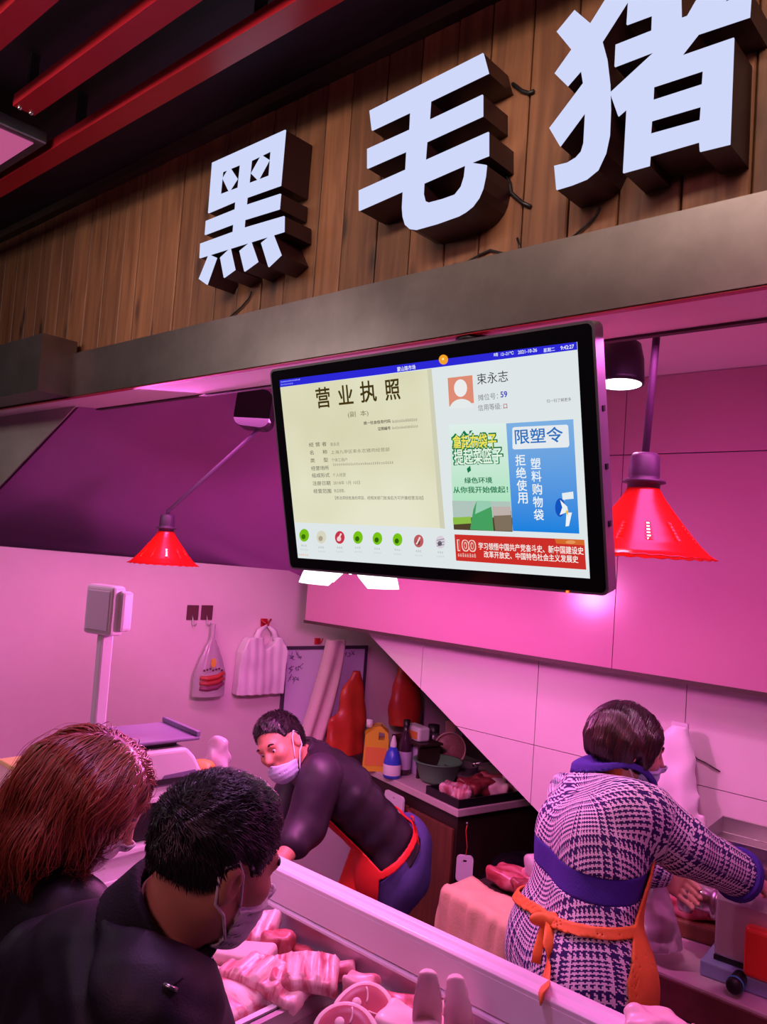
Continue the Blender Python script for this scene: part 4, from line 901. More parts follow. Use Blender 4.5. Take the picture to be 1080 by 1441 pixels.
# clear bag with sausages hanging from the right hook
M['bag_clear'] = mat('bag_clear', (0.86, 0.78, 0.84), 0.18, trans=0.55, bump=0.4, bscale=45)
c, u, w, n_ = wall_frame(291, 935, 0.045)
t = thing('sausage_bag', 'clear knotted bag of red sausages with yellow emblem hanging from the hook', 'bag', c - w * 0.16)
def lf(c, u, w, n_): A = np.stack([u, w, n_], 1).astype(np.float32); return lambda p: (p - c.astype(np.float32)) @ A
L_ = lf(c, u, w, n_)
def fbag(p):
    q = L_(p); t_ = np.clip((0.215 - q[:, 1]) / 0.36, 0, 1); wd = 0.012 + 0.075 * np.clip((t_ - 0.22) / 0.5, 0, 1) ** 0.8; th = 0.008 + 0.028 * np.clip((t_ - 0.25) / 0.6, 0, 1)
    ph = np.arctan2(q[:, 2] / th, q[:, 0] / wd)
    d = (np.sqrt((q[:, 0] / wd) ** 2 + (q[:, 2] / th) ** 2) - 1 - 0.12 * np.sin(ph * 7) * (1 - t_)) * th
    return np.maximum(d, np.abs(q[:, 1] - 0.03) - 0.185) * 0.7
sdf_obj('bag_film', fbag, c - 0.27, c + 0.27, 0.005, M['bag_clear'], t)
for k in range(3):
    a = c + u * -0.062 + w * (-0.055 - 0.026 * k) + n_ * 0.030; b = c + u * 0.066 + w * (-0.032 - 0.026 * k) + n_ * 0.030
    G().tube([a, a * 0.7 + b * 0.3 - w * 0.012, a * 0.3 + b * 0.7 - w * 0.014, b], [0.010, 0.014, 0.014, 0.010], 10).obj('sausage', mat('sausage_%d' % k, ((0.5, 0.06, 0.05), (0.42, 0.05, 0.05), (0.25, 0.05, 0.12))[k], 0.3), t)
g = G().prism([[(0.014 * math.cos(a), 0.024 * math.sin(a)) for a in np.linspace(0, 6.28, 15)[:-1]]], c + w * 0.02 + n_ * 0.036, u, w, n_ * 0.002); g.obj('emblem', mat('emblem_yellow', (0.8, 0.5, 0.05), 0.4), t)
g = G()
for k in range(7): g.add([c + u * (-0.055 + k * 0.016) + w * (-0.022 + 0.004 * (k % 3)) + n_ * 0.042 + d_ for d_ in (0 * u, u * 0.011, u * 0.011 + w * 0.010, w * 0.010)], [(0, 1, 2, 3)])
g.obj('lettering', M['hook_brown'], t)
# thick wad of white carrier bags on a red hook
M['bag_white'] = mat('bag_white', (0.84, 0.77, 0.82), 0.4, sss=0.1)
c, u, w, n_ = wall_frame(362, 932, 0.045); L2 = lf(c, u, w, n_)
t = thing('carrier_bag_wad', 'thick wad of white carrier bags hanging from red hook beside whiteboard', 'bags', c - w * 0.17)
def fwad(p):
    q = L2(p).copy(); q[:, 2] += 0.006 * np.sin(q[:, 0] * 30 + 6 * q[:, 1]) + 0.006 * wob(q, 25, 3); q[:, 0] -= 0.10 * q[:, 1] * 0.3
    wd = 0.135 - 0.045 * np.clip((q[:, 1] - 0.06) / 0.1, 0, 1)
    d = np.maximum(np.maximum(np.abs(q[:, 0]) - wd, np.abs(q[:, 1] + 0.01) - 0.15), np.abs(q[:, 2]) - 0.034)
    v = np.sqrt((q[:, 0] - 0.02) ** 2 / 0.0016 + (q[:, 1] - 0.16) ** 2 / 0.006) - 1
    return np.maximum(d, -v * 0.03) * 0.75 + 0.0015 * np.sin(q[:, 0] * 130 + 8 * q[:, 1])
sdf_obj('bag_stack', fwad, c - 0.27, c + 0.27, 0.006, M['bag_white'], t)
for s_ in (-1, 1):
    G().tube([c + u * (0.02 + s_ * 0.06) + w * 0.12, c + u * (0.02 + s_ * 0.045) + w * 0.17, c + u * 0.02 + w * 0.205 + n_ * 0.0], [0.022, 0.016, 0.006], 8).obj('handle', M['bag_white'], t)
c2_ = c + u * 0.02 + w * 0.205 - n_ * 0.02
t = thing('wall_hook', 'red clip hook holding the wad of white carrier bags', 'hook', c2_ - n_ * 0.025)
G().box((-0.02, -0.012, -0.025), (0.02, 0.03, -0.015), frame(c2_, u, w, n_)).obj('plate', M['red_gloss'], t, bevel=0.003)
g = G(); g.tube([c2_ - u * 0.03 + w * 0.025, c2_ + n_ * 0.02, c2_ + u * 0.03 + w * 0.028], 0.006, 8); g.tube([c2_ - n_ * 0.015, c2_ + n_ * 0.03, c2_ + n_ * 0.034 + w * 0.02], 0.005, 8); g.obj('clip', M['red_gloss'], t)
# whiteboard
cw = [P(400, 909, n=WN, d=WD), P(516, 913, n=WN, d=WD), P(500, 1033, n=WN, d=WD)]
zt, zb = 1.515, 1.005; ya, yb_ = cw[0], cw[1]
W0 = np.array([ya[0], ya[1], zt]); W1 = np.array([yb_[0], yb_[1], zt]); wl = np.linalg.norm(W1 - W0); cW = (W0 + W1) / 2; cW[2] = (zt + zb) / 2; Mx = frame(cW, WDIR, (0, 0, 1), WN)
t = thing('whiteboard', 'whiteboard with a dark frame and scribbled notes on the pink wall', 'whiteboard', cW - Z * (zt - zb) / 2)
hw, hh = wl / 2, (zt - zb) / 2
G().box((-hw + 0.01, -hh + 0.01, 0.001), (hw - 0.01, hh - 0.01, 0.009), Mx).obj('panel', mat('board_white', (0.72, 0.66, 0.86), 0.25), t)
g = G(); g.prism([[(-hw, -hh), (hw, -hh), (hw, hh), (-hw, hh)], [(-hw + .018, -hh + .018), (-hw + .018, hh - .018), (hw - .018, hh - .018), (hw - .018, -hh + .018)]], (0, 0, 0.016), (1, 0, 0), (0, 1, 0), (0, 0, -0.016)); g.v = [tuple((Mx @ Vector(q))) for q in g.v]; g.obj('frame', mat('board_frame', (0.07, 0.05, 0.09), 0.45), t)
g = G()
for k, (x, y) in enumerate(((-.85, .80), (-.80, .76), (-.70, .82), (-.62, .78), (-.84, .55), (-.80, .50), (-.70, .52), (-.62, .56), (-.84, .30), (-.76, .28), (-.66, .31), (.30, .84), (.36, .80), (.44, .82), (.56, .80), (.64, .83))):
    for j in range(3):
        a = random.uniform(0, 3.1); r = random.uniform(0.008, 0.018); p0 = np.array([x * hw + random.uniform(-.008, .008), y * hh + random.uniform(-.01, .01), 0.0095])
        dv = np.array([math.cos(a), math.sin(a), 0]) * r; pv = np.array([-math.sin(a), math.cos(a), 0]) * 0.0022
        g.add([p0 - dv - pv, p0 + dv - pv, p0 + dv + pv, p0 - dv + pv], [(0, 1, 2, 3)], False, Mx)
g.obj('handwriting', M['scale_grey'], t)
# pale towel and orange-red bag hanging over the board
c, u, w, n_ = wall_frame(452, 985, 0.078); L3 = lf(c, u, w, n_)
def ftow(p):
    q = L3(p).copy(); t_ = np.clip((0.34 - q[:, 1]) / 0.66, 0, 1)
    x = q[:, 0] - 0.02 + 0.14 * t_ ** 1.2; wd = 0.055 + 0.035 * t_
    z = q[:, 2] + 0.010 * np.sin(x * 70 + t_ * 3) * (0.4 + t_)
    d = (np.sqrt((x / wd) ** 4 + (z / 0.032) ** 4) ** 0.5 - 1) * 0.03
    return np.maximum(d, np.abs(q[:, 1] - 0.02) - 0.33) * 0.75
t0 = sdf_obj('towel', ftow, c - 0.4, c + 0.42, 0.007, mat('towel_pink', (0.78, 0.58, 0.60), 0.9, bump=0.4, bscale=120), loc=c - w * 0.31)
tag(t0, 'long pale pink towel hanging in front of the whiteboard', 'towel')
c, u, w, n_ = wall_frame(466, 998, 0.15); L4 = lf(c, u, w, n_)
def frb(p):
    q = L4(p).copy(); t_ = np.clip((0.24 - q[:, 1]) / 0.46, 0, 1)
    wd = 0.02 + 0.092 * np.clip(t_ * 1.7, 0, 1) ** 0.8; th = 0.02 + 0.03 * t_
    x = q[:, 0] - 0.05 * (1 - t_)
    d = (np.sqrt((x / wd) ** 2 + (q[:, 2] / th) ** 2) - 1) * th + 0.006 * wob(q, 22, 2) + 0.003 * np.sin(x * 60 + 12 * q[:, 1])
    return np.maximum(d, np.abs(q[:, 1] - 0.01) - 0.23) * 0.7
M['bag_red'] = mat('bag_red', (0.62, 0.055, 0.03), 0.35, noise=0.25, scale=10, bump=0.3, bscale=35)
tag(sdf_obj('red_bag', frb, c - 0.33, c + 0.33, 0.006, M['bag_red'], loc=c - w * 0.22), 'orange-red plastic bag hanging beside the pale towel over the whiteboard', 'bag')
c, u, w, n_ = wall_frame(446, 902, 0.0)
t = thing('wall_hook', 'small red hook the pale towel hangs from', 'hook', c); G().box((-0.018, -0.018, 0), (0.018, 0.018, 0.012), frame(c, u, w, n_)).obj('plate', M['red_gloss'], t, bevel=0.004); G().tube([c + n_ * 0.008, c + n_ * 0.05, c + n_ * 0.06 + w * 0.02], 0.005, 8).obj('hook', M['red_gloss'], t)
# red bag by the stair edge
c, u, w, n_ = wall_frame(558, 972, 0.10); L5 = lf(c, u, w, n_)
def frc(p):
    q = L5(p).copy(); t_ = np.clip((0.21 - q[:, 1]) / 0.40, 0, 1); wd = 0.04 + 0.075 * np.sin(np.clip(t_ * 1.25, 0, 1.25) * 1.6) ** 0.8; th = 0.03 + 0.045 * t_
    d = (np.sqrt((q[:, 0] / wd) ** 2 + (q[:, 2] / th) ** 2) - 1) * th + 0.006 * wob(q, 24, 5)
    return np.maximum(d, np.abs(q[:, 1] - 0.01) - 0.19) * 0.7
tag(sdf_obj('red_bag', frc, c - 0.3, c + 0.3, 0.006, M['bag_red'], loc=c - w * 0.18), 'bulging red bag hung high on the wall by the stair edge', 'bag')
# ------------------------------------------------------------------ people
M['skin'] = mat('skin', (0.68, 0.29, 0.19), 0.5, noise=0.08, scale=30, sss=0.12, bump=0.06, bscale=250)
M['skin_fair'] = mat('skin_fair', (0.72, 0.36, 0.26), 0.48, noise=0.06, scale=30, sss=0.12)
M['mask'] = mat('mask', (0.58, 0.66, 0.84), 0.75, bump=0.15, bscale=200)
M['mask_white'] = mat('mask_white', (0.80, 0.76, 0.84), 0.75, bump=0.15, bscale=200)
M['strap'] = mat('strap', (0.85, 0.80, 0.84), 0.7)
M['eye_white'] = mat('eye_white', (0.75, 0.68, 0.68), 0.2)
M['iris'] = mat('iris', (0.02, 0.012, 0.01), 0.15)
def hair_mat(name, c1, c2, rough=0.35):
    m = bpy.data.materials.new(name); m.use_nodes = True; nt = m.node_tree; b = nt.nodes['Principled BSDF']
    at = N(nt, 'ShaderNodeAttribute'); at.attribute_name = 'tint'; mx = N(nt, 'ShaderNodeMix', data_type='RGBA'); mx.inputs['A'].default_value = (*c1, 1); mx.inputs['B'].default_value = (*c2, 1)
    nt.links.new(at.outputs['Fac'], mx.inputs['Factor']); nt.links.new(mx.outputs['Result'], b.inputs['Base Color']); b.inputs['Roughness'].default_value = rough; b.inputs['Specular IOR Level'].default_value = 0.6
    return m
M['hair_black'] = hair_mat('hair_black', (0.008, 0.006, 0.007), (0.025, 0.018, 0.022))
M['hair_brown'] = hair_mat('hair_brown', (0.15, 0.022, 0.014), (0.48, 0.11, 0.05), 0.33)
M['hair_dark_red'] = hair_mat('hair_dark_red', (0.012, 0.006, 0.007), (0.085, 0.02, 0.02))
class Head:
    def __init__(s, c, f, u, k=1.0):
        s.c = np.asarray(c, float); s.f = nm(f); s.l = nm(np.cross(u, s.f)); s.u = np.cross(s.f, s.l); s.k = k
        s.A = np.stack([s.f, s.l, s.u], 1).astype(np.float32)
    def loc(s, p): return ((p - s.c.astype(np.float32)) @ s.A) / s.k
    def w(s, x, y, z): return s.c + (s.f * x + s.l * y + s.u * z) * s.k
    def sdf(s):
        B = Body()
        B.el((-.014, 0, .032), (.098, .077, .086)); B.el((.028, 0, -.03), (.068, .061, .085), k=.03)
        B.rc((.025, 0, -.07), (.074, 0, -.097), .042, .022, k=.03)
        for y in (-1, 1):
            B.rc((-.01, .052 * y, -.05), (.055, .022 * y, -.092), .020, .018, k=.03)
            B.el((.060, .040 * y, -.022), (.028, .022, .020), k=.025)
            B.el((.083, .013 * y, -.034), (.012, .010, .008), k=.008)
        B.rc((.082, -.032, .022), (.082, .032, .022), .013, .013, k=.02)
        B.rc((.088, 0, .012), (.108, 0, -.028), .009, .0125, k=.014)
        B.cut(lambda p: np.minimum(d_el(p, (.098, .031, .001), (.016, .018, .011)), d_el(p, (.098, -.031, .001), (.016, .018, .011))), .012)
        B.rc((.086, -.018, -.060), (.086, .018, -.060), .008, .008, k=.008); B.rc((.084, -.015, -.072), (.084, .015, -.072), .009, .009, k=.008)
        for y in (-1, 1):
            B.ops.append((0, (lambda y: lambda p: np.maximum(d_el(p, (-.012, .082 * y, -.008), (.019, .011, .032)), -d_el(p, (-.006, .094 * y, -.006), (.010, .009, .020))))(y), .008))
        return lambda p: B(s.loc(p)) * s.k
def hand(B, wr, d, n_, curl=0.5, thumb=1, s=1.0):
    """palm, four unequal curling fingers and a thumb; d towards the knuckles, n_ out of the palm"""
    d = nm(d); n_ = nm(np.asarray(n_) - d * np.dot(n_, d)); a = np.cross(d, n_) * thumb
    A = np.stack([a, d, n_], 1); wr = np.asarray(wr, float)
    B.bx(wr + d * .05 * s, np.array((.040, .048, .014)) * s, A, .013 * s, k=.02)
    for i, L_ in enumerate((.88, 1.0, .94, .74)):
        p = wr + d * .092 * s + a * (.030 - .0195 * i) * s; th = curl * .55
        for q, sl in enumerate((.042, .027, .020)):
            e = p + (d * math.cos(th) + n_ * math.sin(th)) * sl * L_ * s
            B.rc(p, e, (.0092 - .0008 * q) * s, (.0086 - .0008 * q) * s, k=.004); p = e; th += curl * .75
    p = wr + d * .025 * s + a * .030 * s; e = p + (d * .55 + a * .6 + n_ * .35) * .045 * s; B.rc(p, e, .014 * s, .011 * s, k=.012)
    B.rc(e, e + (d * .8 + a * .15 + n_ * .5) * .034 * s, .0105 * s, .0085 * s, k=.004)
def torso(B, J, add=0.0, k=.05, belly=1.0):
    sd = nm(J['shR'] - J['shL']); up = nm(J['nk'] - J['pel']); fw = nm(np.cross(up, sd)); ch = J.get('ch', J['pel'] * .35 + J['nk'] * .65); W = J.get('w', 1.0)
    fl = (fw, J.get('flat', .78))
    for s_ in (-1, 1):
        B.rc(J['pel'] + sd * s_ * .07 * W, ch + sd * s_ * .075 * W, .100 * W * belly + add, .108 * W + add, k=k, flat=fl)
    sm = (J['shL'] + J['shR']) / 2
    B.rc(ch - sd * .07 * W, sm - sd * .05 * W, .10 * W + add, .075 * W + add, k=k, flat=fl); B.rc(ch + sd * .07 * W, sm + sd * .05 * W, .10 * W + add, .075 * W + add, k=k, flat=fl)
    for n_ in ('shL', 'shR'): B.rc(J['nk'] * .9 + J['pel'] * .1, J[n_], .058 + add, .054 + add, k=k)
    B.rc(J['hipL'], J['hipR'], .105 * W + add, .105 * W + add, k=k, flat=fl)
def arms(B, J, add=0.0, fore=1.0, k=.03, am=1.0):
    for s_ in 'LR':
        B.rc(J['sh' + s_], J['el' + s_], (.052 + add) * am, (.042 + add) * am, k=k)
        B.rc(J['el' + s_], J['el' + s_] + (J['wr' + s_] - J['el' + s_]) * fore, (.042 + add) * am, (.042 - .013 * fore + add) * am, k=.02)
def legs(B, J, add=0.0, k=.04, to=1.0):
    for s_ in 'LR':
        B.rc(J['hip' + s_], J['kn' + s_], .084 + add, .056 + add, k=k); B.rc(J['kn' + s_], J['an' + s_], .056 + add, .040 + add * .8, k=.03)
def feet(B, J):
    for s_ in 'LR':
        a = J['an' + s_]; f = J['ffwd']; g0 = np.array([a[0], a[1], J.get('floor', 0.0) + .042])
        B.rc(a, g0, .042, .040, k=.02); B.rc(g0 - f * .04, g0 + f * .13, .040, .034, k=.03)
def person_body(name, J, H, label, m, hands, root, h=0.0065):
    t = thing('person', label, 'person', root)
    B = Body(); torso(B, J, -.004); arms(B, J); legs(B, J); feet(B, J)
    hs = H.sdf(); B.ops.append((0, hs, .02)); B.rc(J['nk'], H.w(-.018, 0, -.055), J.get('neck', .058), J.get('neck', .058) - .005, k=.03)
    for s_ in 'LR': hand(B, J['wr' + s_], *hands[s_])
    pts = np.array([v for k_, v in J.items() if isinstance(v, np.ndarray) and k_ != 'ffwd'] + [H.c])
    lo, hi = pts.min(0) - .24, pts.max(0) + .24; lo[2] = J.get('floor', 0) - .01
    sdf_obj('body', B, lo, hi, h, m, t)
    for y in (-1, 1):
        e = Body(); 
        G().ball(H.w(.0765, .031 * y, .0), .0108 * H.k, 10).obj('eye', M['eye_white'], t)
        ex = H.f * .9 + H.l * 0.0; i0 = H.w(.0822, .031 * y, -.001)
        G().ball(i0, .0062 * H.k, 8).obj('iris', M['iris'], t)
    return t, lo, hi
def eyebrows(H, t, m):
    for y in (-1, 1):
        pts = [H.w(.093 - .012 * abs(q - .3), (.016 + .034 * q) * y, .021 + .008 * math.sin(q * 2.6)) for q in np.linspace(0, 1, 6)]
        G().tube(pts, [.003, .0045, .005, .0045, .0035, .002], 6).obj('eyebrow', m, t)
def face_mask(H, t, m, low=0.0, h=.003, strapm=None, top=-.018):
    hs = H.sdf()
    def fn(p):
        q = H.loc(p)
        d = np.abs(hs(p) - .007) - .0018
        yy = np.abs(q[:, 1])
        smooth = np.abs(d_rc(q, (.02, 0, -.052 + low), (.050, 0, -.055 + low), .064, .056) * H.k - .004) - .0018
        d = smin(d, smooth, .004)
        reg = np.maximum(np.maximum(q[:, 2] - (top + low - .35 * yy), -(q[:, 2] - (-.122 + low))), .030 - q[:, 0])
        return np.maximum(d, reg * H.k) * .8 + .00035 * np.sin(q[:, 2] * 330)
    o = sdf_obj('face_mask', fn, H.c - .16 * H.k, H.c + .16 * H.k, h, m, t)
    for y in (-1, 1):
        for z0, pts in ((0, [(.032, .068, top + low - .022), (.005, .082, .008), (-.014, .086, .028), (-.034, .084, .014)]), (1, [(.032, .062, -.092 + low), (.0, .080, -.055), (-.024, .084, -.04), (-.036, .083, .0)])):
            g = G(); P_ = [H.w(a, b * y, c) for a, b, c in pts]; P_ = [P_[0] + (P_[1] - P_[0]) * q for q in (0, .33, .66)] + P_[1:]; g.tube(P_, .0023, 6); g.obj('mask_strap', M['strap'], o)
    return o
HL = ([-.13, -.09, -.05, -.03, -.012, .012, .03, .05, .075, .12], [-.085, -.078, -.055, -.02, .022, .020, .0, .030, .062, .070])
def short_hair_sdf(H, thick=.018, fade=.07, line=HL, top=1.0):
    def fn(p):
        q = H.loc(p); z0 = np.interp(q[:, 0], *line)
        t = .003 + thick * np.clip((q[:, 2] - z0) / fade, 0, 1) * (1 - .35 * np.clip((np.abs(q[:, 1]) - .05) / .03, 0, 1))
        d = smin(d_el(q, (-.014, 0, .032), (.098, .077, .086)), d_el(q, (-.02, 0, -.02), (.083, .066, .085)), .03) - t
        d = d + .003 * wob(q, 110, 1)
        return np.maximum(d, (z0 - q[:, 2]) * .8) * H.k
    return fn
def sample_surface(o, n, rng):
    me = o.data; v = np.empty(len(me.vertices) * 3); me.vertices.foreach_get('co', v); v = v.reshape(-1, 3) + root_loc(o)
    return v[rng.integers(0, len(v), n)]
def strands(name, fn, roots, flow, steps, step, rad, m, parent, off=(0.0, .006), rng=RNG, lift=0.0, tint=None, snap=True, lift_pow=1.0):
    """hair locks grown along a flow over a surface; one mesh"""
    n = len(roots); p = roots.copy(); o_ = rng.uniform(*off, n); path = [p.copy()]; ph = rng.uniform(0, 6.28, n); stp = step * rng.uniform(.75, 1.2, n)
    for i in range(steps):
        g = grad(fn, p, .002); v = flow(p, i, ph); v = v - g * (v * g).sum(1)[:, None] * (1 if snap else .6)
        v /= np.linalg.norm(v, axis=1)[:, None] + 1e-9
        p = p + v * stp[:, None]
        if snap: p = p - g * (fn(p.astype(np.float32)) - o_ - lift * ((i + 1) / steps) ** lift_pow)[:, None] * .8
        else: p = p + g * lift / steps
        path.append(p.copy())
    path = np.stack(path, 1); m_ = steps + 1                      # n, m, 3
    tg = np.gradient(path, axis=1); tg /= np.linalg.norm(tg, axis=2)[..., None] + 1e-9
    g0 = grad(fn, path.reshape(-1, 3), .002).reshape(path.shape); sd = np.cross(tg, g0); sd /= np.linalg.norm(sd, axis=2)[..., None] + 1e-9; up = np.cross(sd, tg)
    prof = np.interp(np.linspace(0, 1, m_), [0, .15, .7, 1], [.7, 1, .85, .12])[None, :, None] * rad * rng.uniform(.6, 1.3, n)[:, None, None]
    ring = np.stack([path + sd * prof, path + up * prof * .7, path - sd * prof], 2)   # n, m, 3(ring), 3
    V = ring.reshape(-1, 3); b = (np.arange(n)[:, None, None] * m_ + np.arange(m_ - 1)[None, :, None]) * 3
    k = np.arange(2)[None, None]
    Fq = np.stack(np.broadcast_arrays(b + k, b + k + 1, b + 3 + k + 1, b + 3 + k), -1).reshape(-1, 4)
    me = bpy.data.meshes.new(name); V = V - root_loc(parent); me.vertices.add(len(V)); me.vertices.foreach_set('co', V.astype(np.float32).ravel())
    me.loops.add(Fq.size); me.loops.foreach_set('vertex_index', Fq.astype(np.int32).ravel()); me.polygons.add(len(Fq)); me.polygons.foreach_set('loop_start', np.arange(len(Fq), dtype=np.int32) * 4); me.update(calc_edges=True)
    me.polygons.foreach_set('use_smooth', np.ones(len(Fq), bool)); me.materials.append(m)
    tv_ = rng.uniform(0, 1, n) if tint is None else tint(roots, rng)
    at = me.attributes.new('tint', 'FLOAT', 'POINT'); tt = np.repeat(tv_, m_ * 3)
    if callable(getattr(tint, 'along', None)): tt = tint.along(V + root_loc(parent), tt)
    at.data.foreach_set('value', tt.astype(np.float32))
    o = link(name, me, parent); o['kind'] = 'stuff'; return o
def shell(fn, off, th): return lambda p: np.abs(fn(p) - off) - th
def slab_region(p, n_, c, half): return np.abs((p - np.asarray(c, np.float32)) @ np.asarray(n_, np.float32)) - half
def half(p, n_, c): return (p - np.asarray(c, np.float32)) @ np.asarray(n_, np.float32)
def stand(J, fwd, side, floor=0.0, gap=.10, kneef=.02):
    """legs under the pelvis"""
    J['ffwd'] = nm((fwd[0], fwd[1], 0)); J['floor'] = floor
    for s_, q in (('L', -1), ('R', 1)):
        J['hip' + s_] = J['pel'] + side * q * gap - Z * .06
        J['kn' + s_] = np.array([*(J['hip' + s_] + J['ffwd'] * kneef)[:2], floor + (J['hip' + s_][2] - floor) * .53])
        J['an' + s_] = np.array([*(J['hip' + s_] - J['ffwd'] * .02)[:2], floor + .09])
# ---- customer in the black jacket, seen from behind, bending over the counter
M['jacket_black'] = mat('jacket_black', (0.014, 0.011, 0.020), 0.55, noise=0.3, scale=6, bump=0.12, bscale=300)
M['collar_black'] = mat('collar_black', (0.008, 0.007, 0.010), 0.85, bump=0.3, bscale=250)
M['trousers_dark'] = mat('trousers_dark', (0.03, 0.03, 0.045), 0.8)
Hm = Head(P(306, 1208, D=1.22), nm(.58 * F0 + .78 * R0 - .34 * Z), nm(Z + .12 * R0), .93)
J = dict(neck=.064, nk=P(222, 1304, D=1.21), shR=P(205, 1408, D=1.10), shL=P(62, 1370, D=1.33))
sd = nm(J['shR'] - J['shL']); sd[2] *= .4; sd = nm(sd); fw = nm(np.cross(Z, sd))
J['pel'] = J['nk'] - Z * .50 - fw * .20; J['ch'] = J['nk'] - Z * .17 - fw * .06; J['w'] = 1.06
J['elR'] = J['shR'] - Z * .24 + fw * .14 + sd * .05; J['elL'] = J['shL'] - Z * .25 + fw * .12 - sd * .05
J['wrR'] = J['elR'] + fw * .17 - sd * .10 - Z * .01; J['wrL'] = J['elL'] + fw * .17 + sd * .10 - Z * .01
stand(J, fw, sd)
man, lo, hi = person_body('man', J, Hm, 'man in a black jacket with short black hair, seen from behind at the counter', M['skin'], {'R': (fw - sd * .5, Z * -1 - sd * .2, .7, 1), 'L': (fw + sd * .5, Z * -1 + sd * .2, .7, -1)}, (J['pel'][0], J['pel'][1], 0))
na = nm(Hm.w(-.018, 0, -.06) - J['nk']); nc = J['nk'] + na * .030
Bj = Body(); torso(Bj, J, .024, k=.06); arms(Bj, J, .020, 1.0, k=.05)
up = nm(J['nk'] - J['pel'])
def jacket_folds(p):
    q = p.astype(np.float64); a = q @ (sd * 1.0 + Z * .6) ; b = q @ (Z - sd * .3)
    f1 = np.sin(b * 34 + 5 * np.sin(a * 9)) * .5 + .5; near = np.clip(1 - np.linalg.norm(q - J['shR'], axis=1) / .30, 0, 1) + .7 * np.clip(1 - np.linalg.norm(q - J['shL'], axis=1) / .26, 0, 1)
    return (.018 * f1 ** 3 * near + .005 * wob(p, 22, 4) + .003 * wob(p, 50, 2)).astype(np.float32)
Bj.warp(jacket_folds)
Bj.keep(lambda p: half(p, -Z, J['pel'] - Z * .13)); Bj.keep(lambda p: np.minimum(half(p, na, nc - na * .028), .090 - np.linalg.norm(np.cross(p - nc, na), axis=1)).astype(np.float32), .01)
for s_ in 'LR':
    w_ = J['wr' + s_]; dv = nm(w_ - J['el' + s_]); Bj.keep((lambda w_, dv: lambda p: np.where(np.linalg.norm(p - w_.astype(np.float32), axis=1) < .10, half(p, dv, w_ - dv * .015), -1).astype(np.float32))(w_, dv), .002)
sdf_obj('jacket', Bj, lo, hi, .0075, M['jacket_black'], man)
# stand collar, open to the front

def fcol(p):
    q = p - nc.astype(np.float32); h_ = q @ na.astype(np.float32); r = np.linalg.norm(q - np.outer(h_, na.astype(np.float32)), axis=1)
    fwd_ = q @ nm(Hm.f * np.array([1, 1, 0])).astype(np.float32)
    d = np.abs(r - (.082 - .10 * np.clip(h_, -.06, .08) + .003 * wob(p, 40, 1))) - .008
    top = .018 + .10 * np.clip(q @ (-F0 * .85 - R0 * .35).astype(np.float32), -.05, .09)
    return np.maximum(np.maximum(d, h_ - top), -.052 - h_) * .85
sdf_obj('collar', fcol, nc - .2, nc + .2, .005, M['collar_black'], man)
Bt = Body(); legs(Bt, J, .012); Bt.rc(J['hipL'], J['hipR'], .125, .125, k=.05); Bt.keep(lambda p: half(p, -Z, np.array([0, 0, .07]))); sdf_obj('trousers', Bt, lo, hi, .010, M['trousers_dark'], man)
HLc = ([-.13, -.09, -.05, -.03, -.012, .012, .03, .05, .075, .12], [-.030, -.034, -.030, -.012, .026, .022, .002, .030, .062, .070])
hs = short_hair_sdf(Hm, .015, .085, HLc); hp = sdf_obj('hair', hs, Hm.c - .17, Hm.c + .17, .004, M['hair_black'], man)
rt = sample_surface(hp, 9000, RNG); ql = Hm.loc(rt.astype(np.float32)); rt = rt[ql[:, 2] > np.interp(ql[:, 0], *HLc) + .012]
def flow_short(p, i, ph):
    q = Hm.loc(p.astype(np.float32)); v = np.outer(.5 + 0 * ph, Hm.f) - np.outer(np.clip(.5 - q[:, 2] * 5, 0, 1.4), Hm.u) + np.outer(np.sin(ph) * .45, Hm.l); return v
strands('hair_locks', hs, rt, flow_short, 4, .0055, .0010, M['hair_black'], man, (.0, .003), lift=.006, lift_pow=2)
face_mask(Hm, man, M['mask_white'], low=-.004)
eyebrows(Hm, man, M['hair_black'])
q = P(242, 1387, D=.93)
tz = None
gq = Body(); 
def on_surface(fn, px, py, d0=.5, d1=4.0):
    v = ray(px, py); t_ = d0
    for _ in range(120):
        d = float(fn((CAM + v * t_)[None].astype(np.float32))[0]); t_ += max(d, .0005) * .8
        if d < .0008 or t_ > d1: break
    return CAM + v * t_
q = on_surface(Bj, 241, 1387); G().tube([q - _R * .009 + _U * .004 - _F * .004, q + _R * .009 - _U * .004 - _F * .004], .0035, 8).obj('zip_pull', M['steel'], man)
pp = [on_surface(Bj, x, y) - _F * .002 for x, y in ((246, 1385), (252, 1379), (258, 1375))]; G().tube(pp, .0015, 6).obj('cord_loop', M['collar_black'], man)

# ---- woman with long reddish-brown hair beside him
Hw = Head(P(134, 1122, D=1.64), nm(.82 * R0 + .06 * F0 - .60 * Z), nm(Z + .35 * R0), .98)
Jw = dict(nk=P(72, 1232, D=1.64), shR=P(98, 1290, D=1.53), shL=P(0, 1255, D=1.80))
sd = nm(Jw['shR'] - Jw['shL']); sd[2] = 0; sd = nm(sd); fw = nm(np.cross(Z, sd))
Jw['pel'] = Jw['nk'] - Z * .48 - fw * .16; Jw['ch'] = Jw['nk'] - Z * .17 - fw * .05; Jw['w'] = .92
for s_, q in (('R', 1), ('L', -1)):
    Jw['el' + s_] = Jw['sh' + s_] - Z * .24 + fw * .08 + sd * .04 * q; Jw['wr' + s_] = Jw['el' + s_] + fw * .17 - sd * .08 * q + Z * .02
stand(Jw, fw, sd)
lady, lo, hi = person_body('lady', Jw, Hw, 'woman in dark clothes with long reddish-brown hair, leaning over the counter', M['skin_fair'], {'R': (fw - sd * .5, -Z, .7, 1), 'L': (fw + sd * .5, -Z, .7, -1)}, (Jw['pel'][0], Jw['pel'][1], 0), .0075)
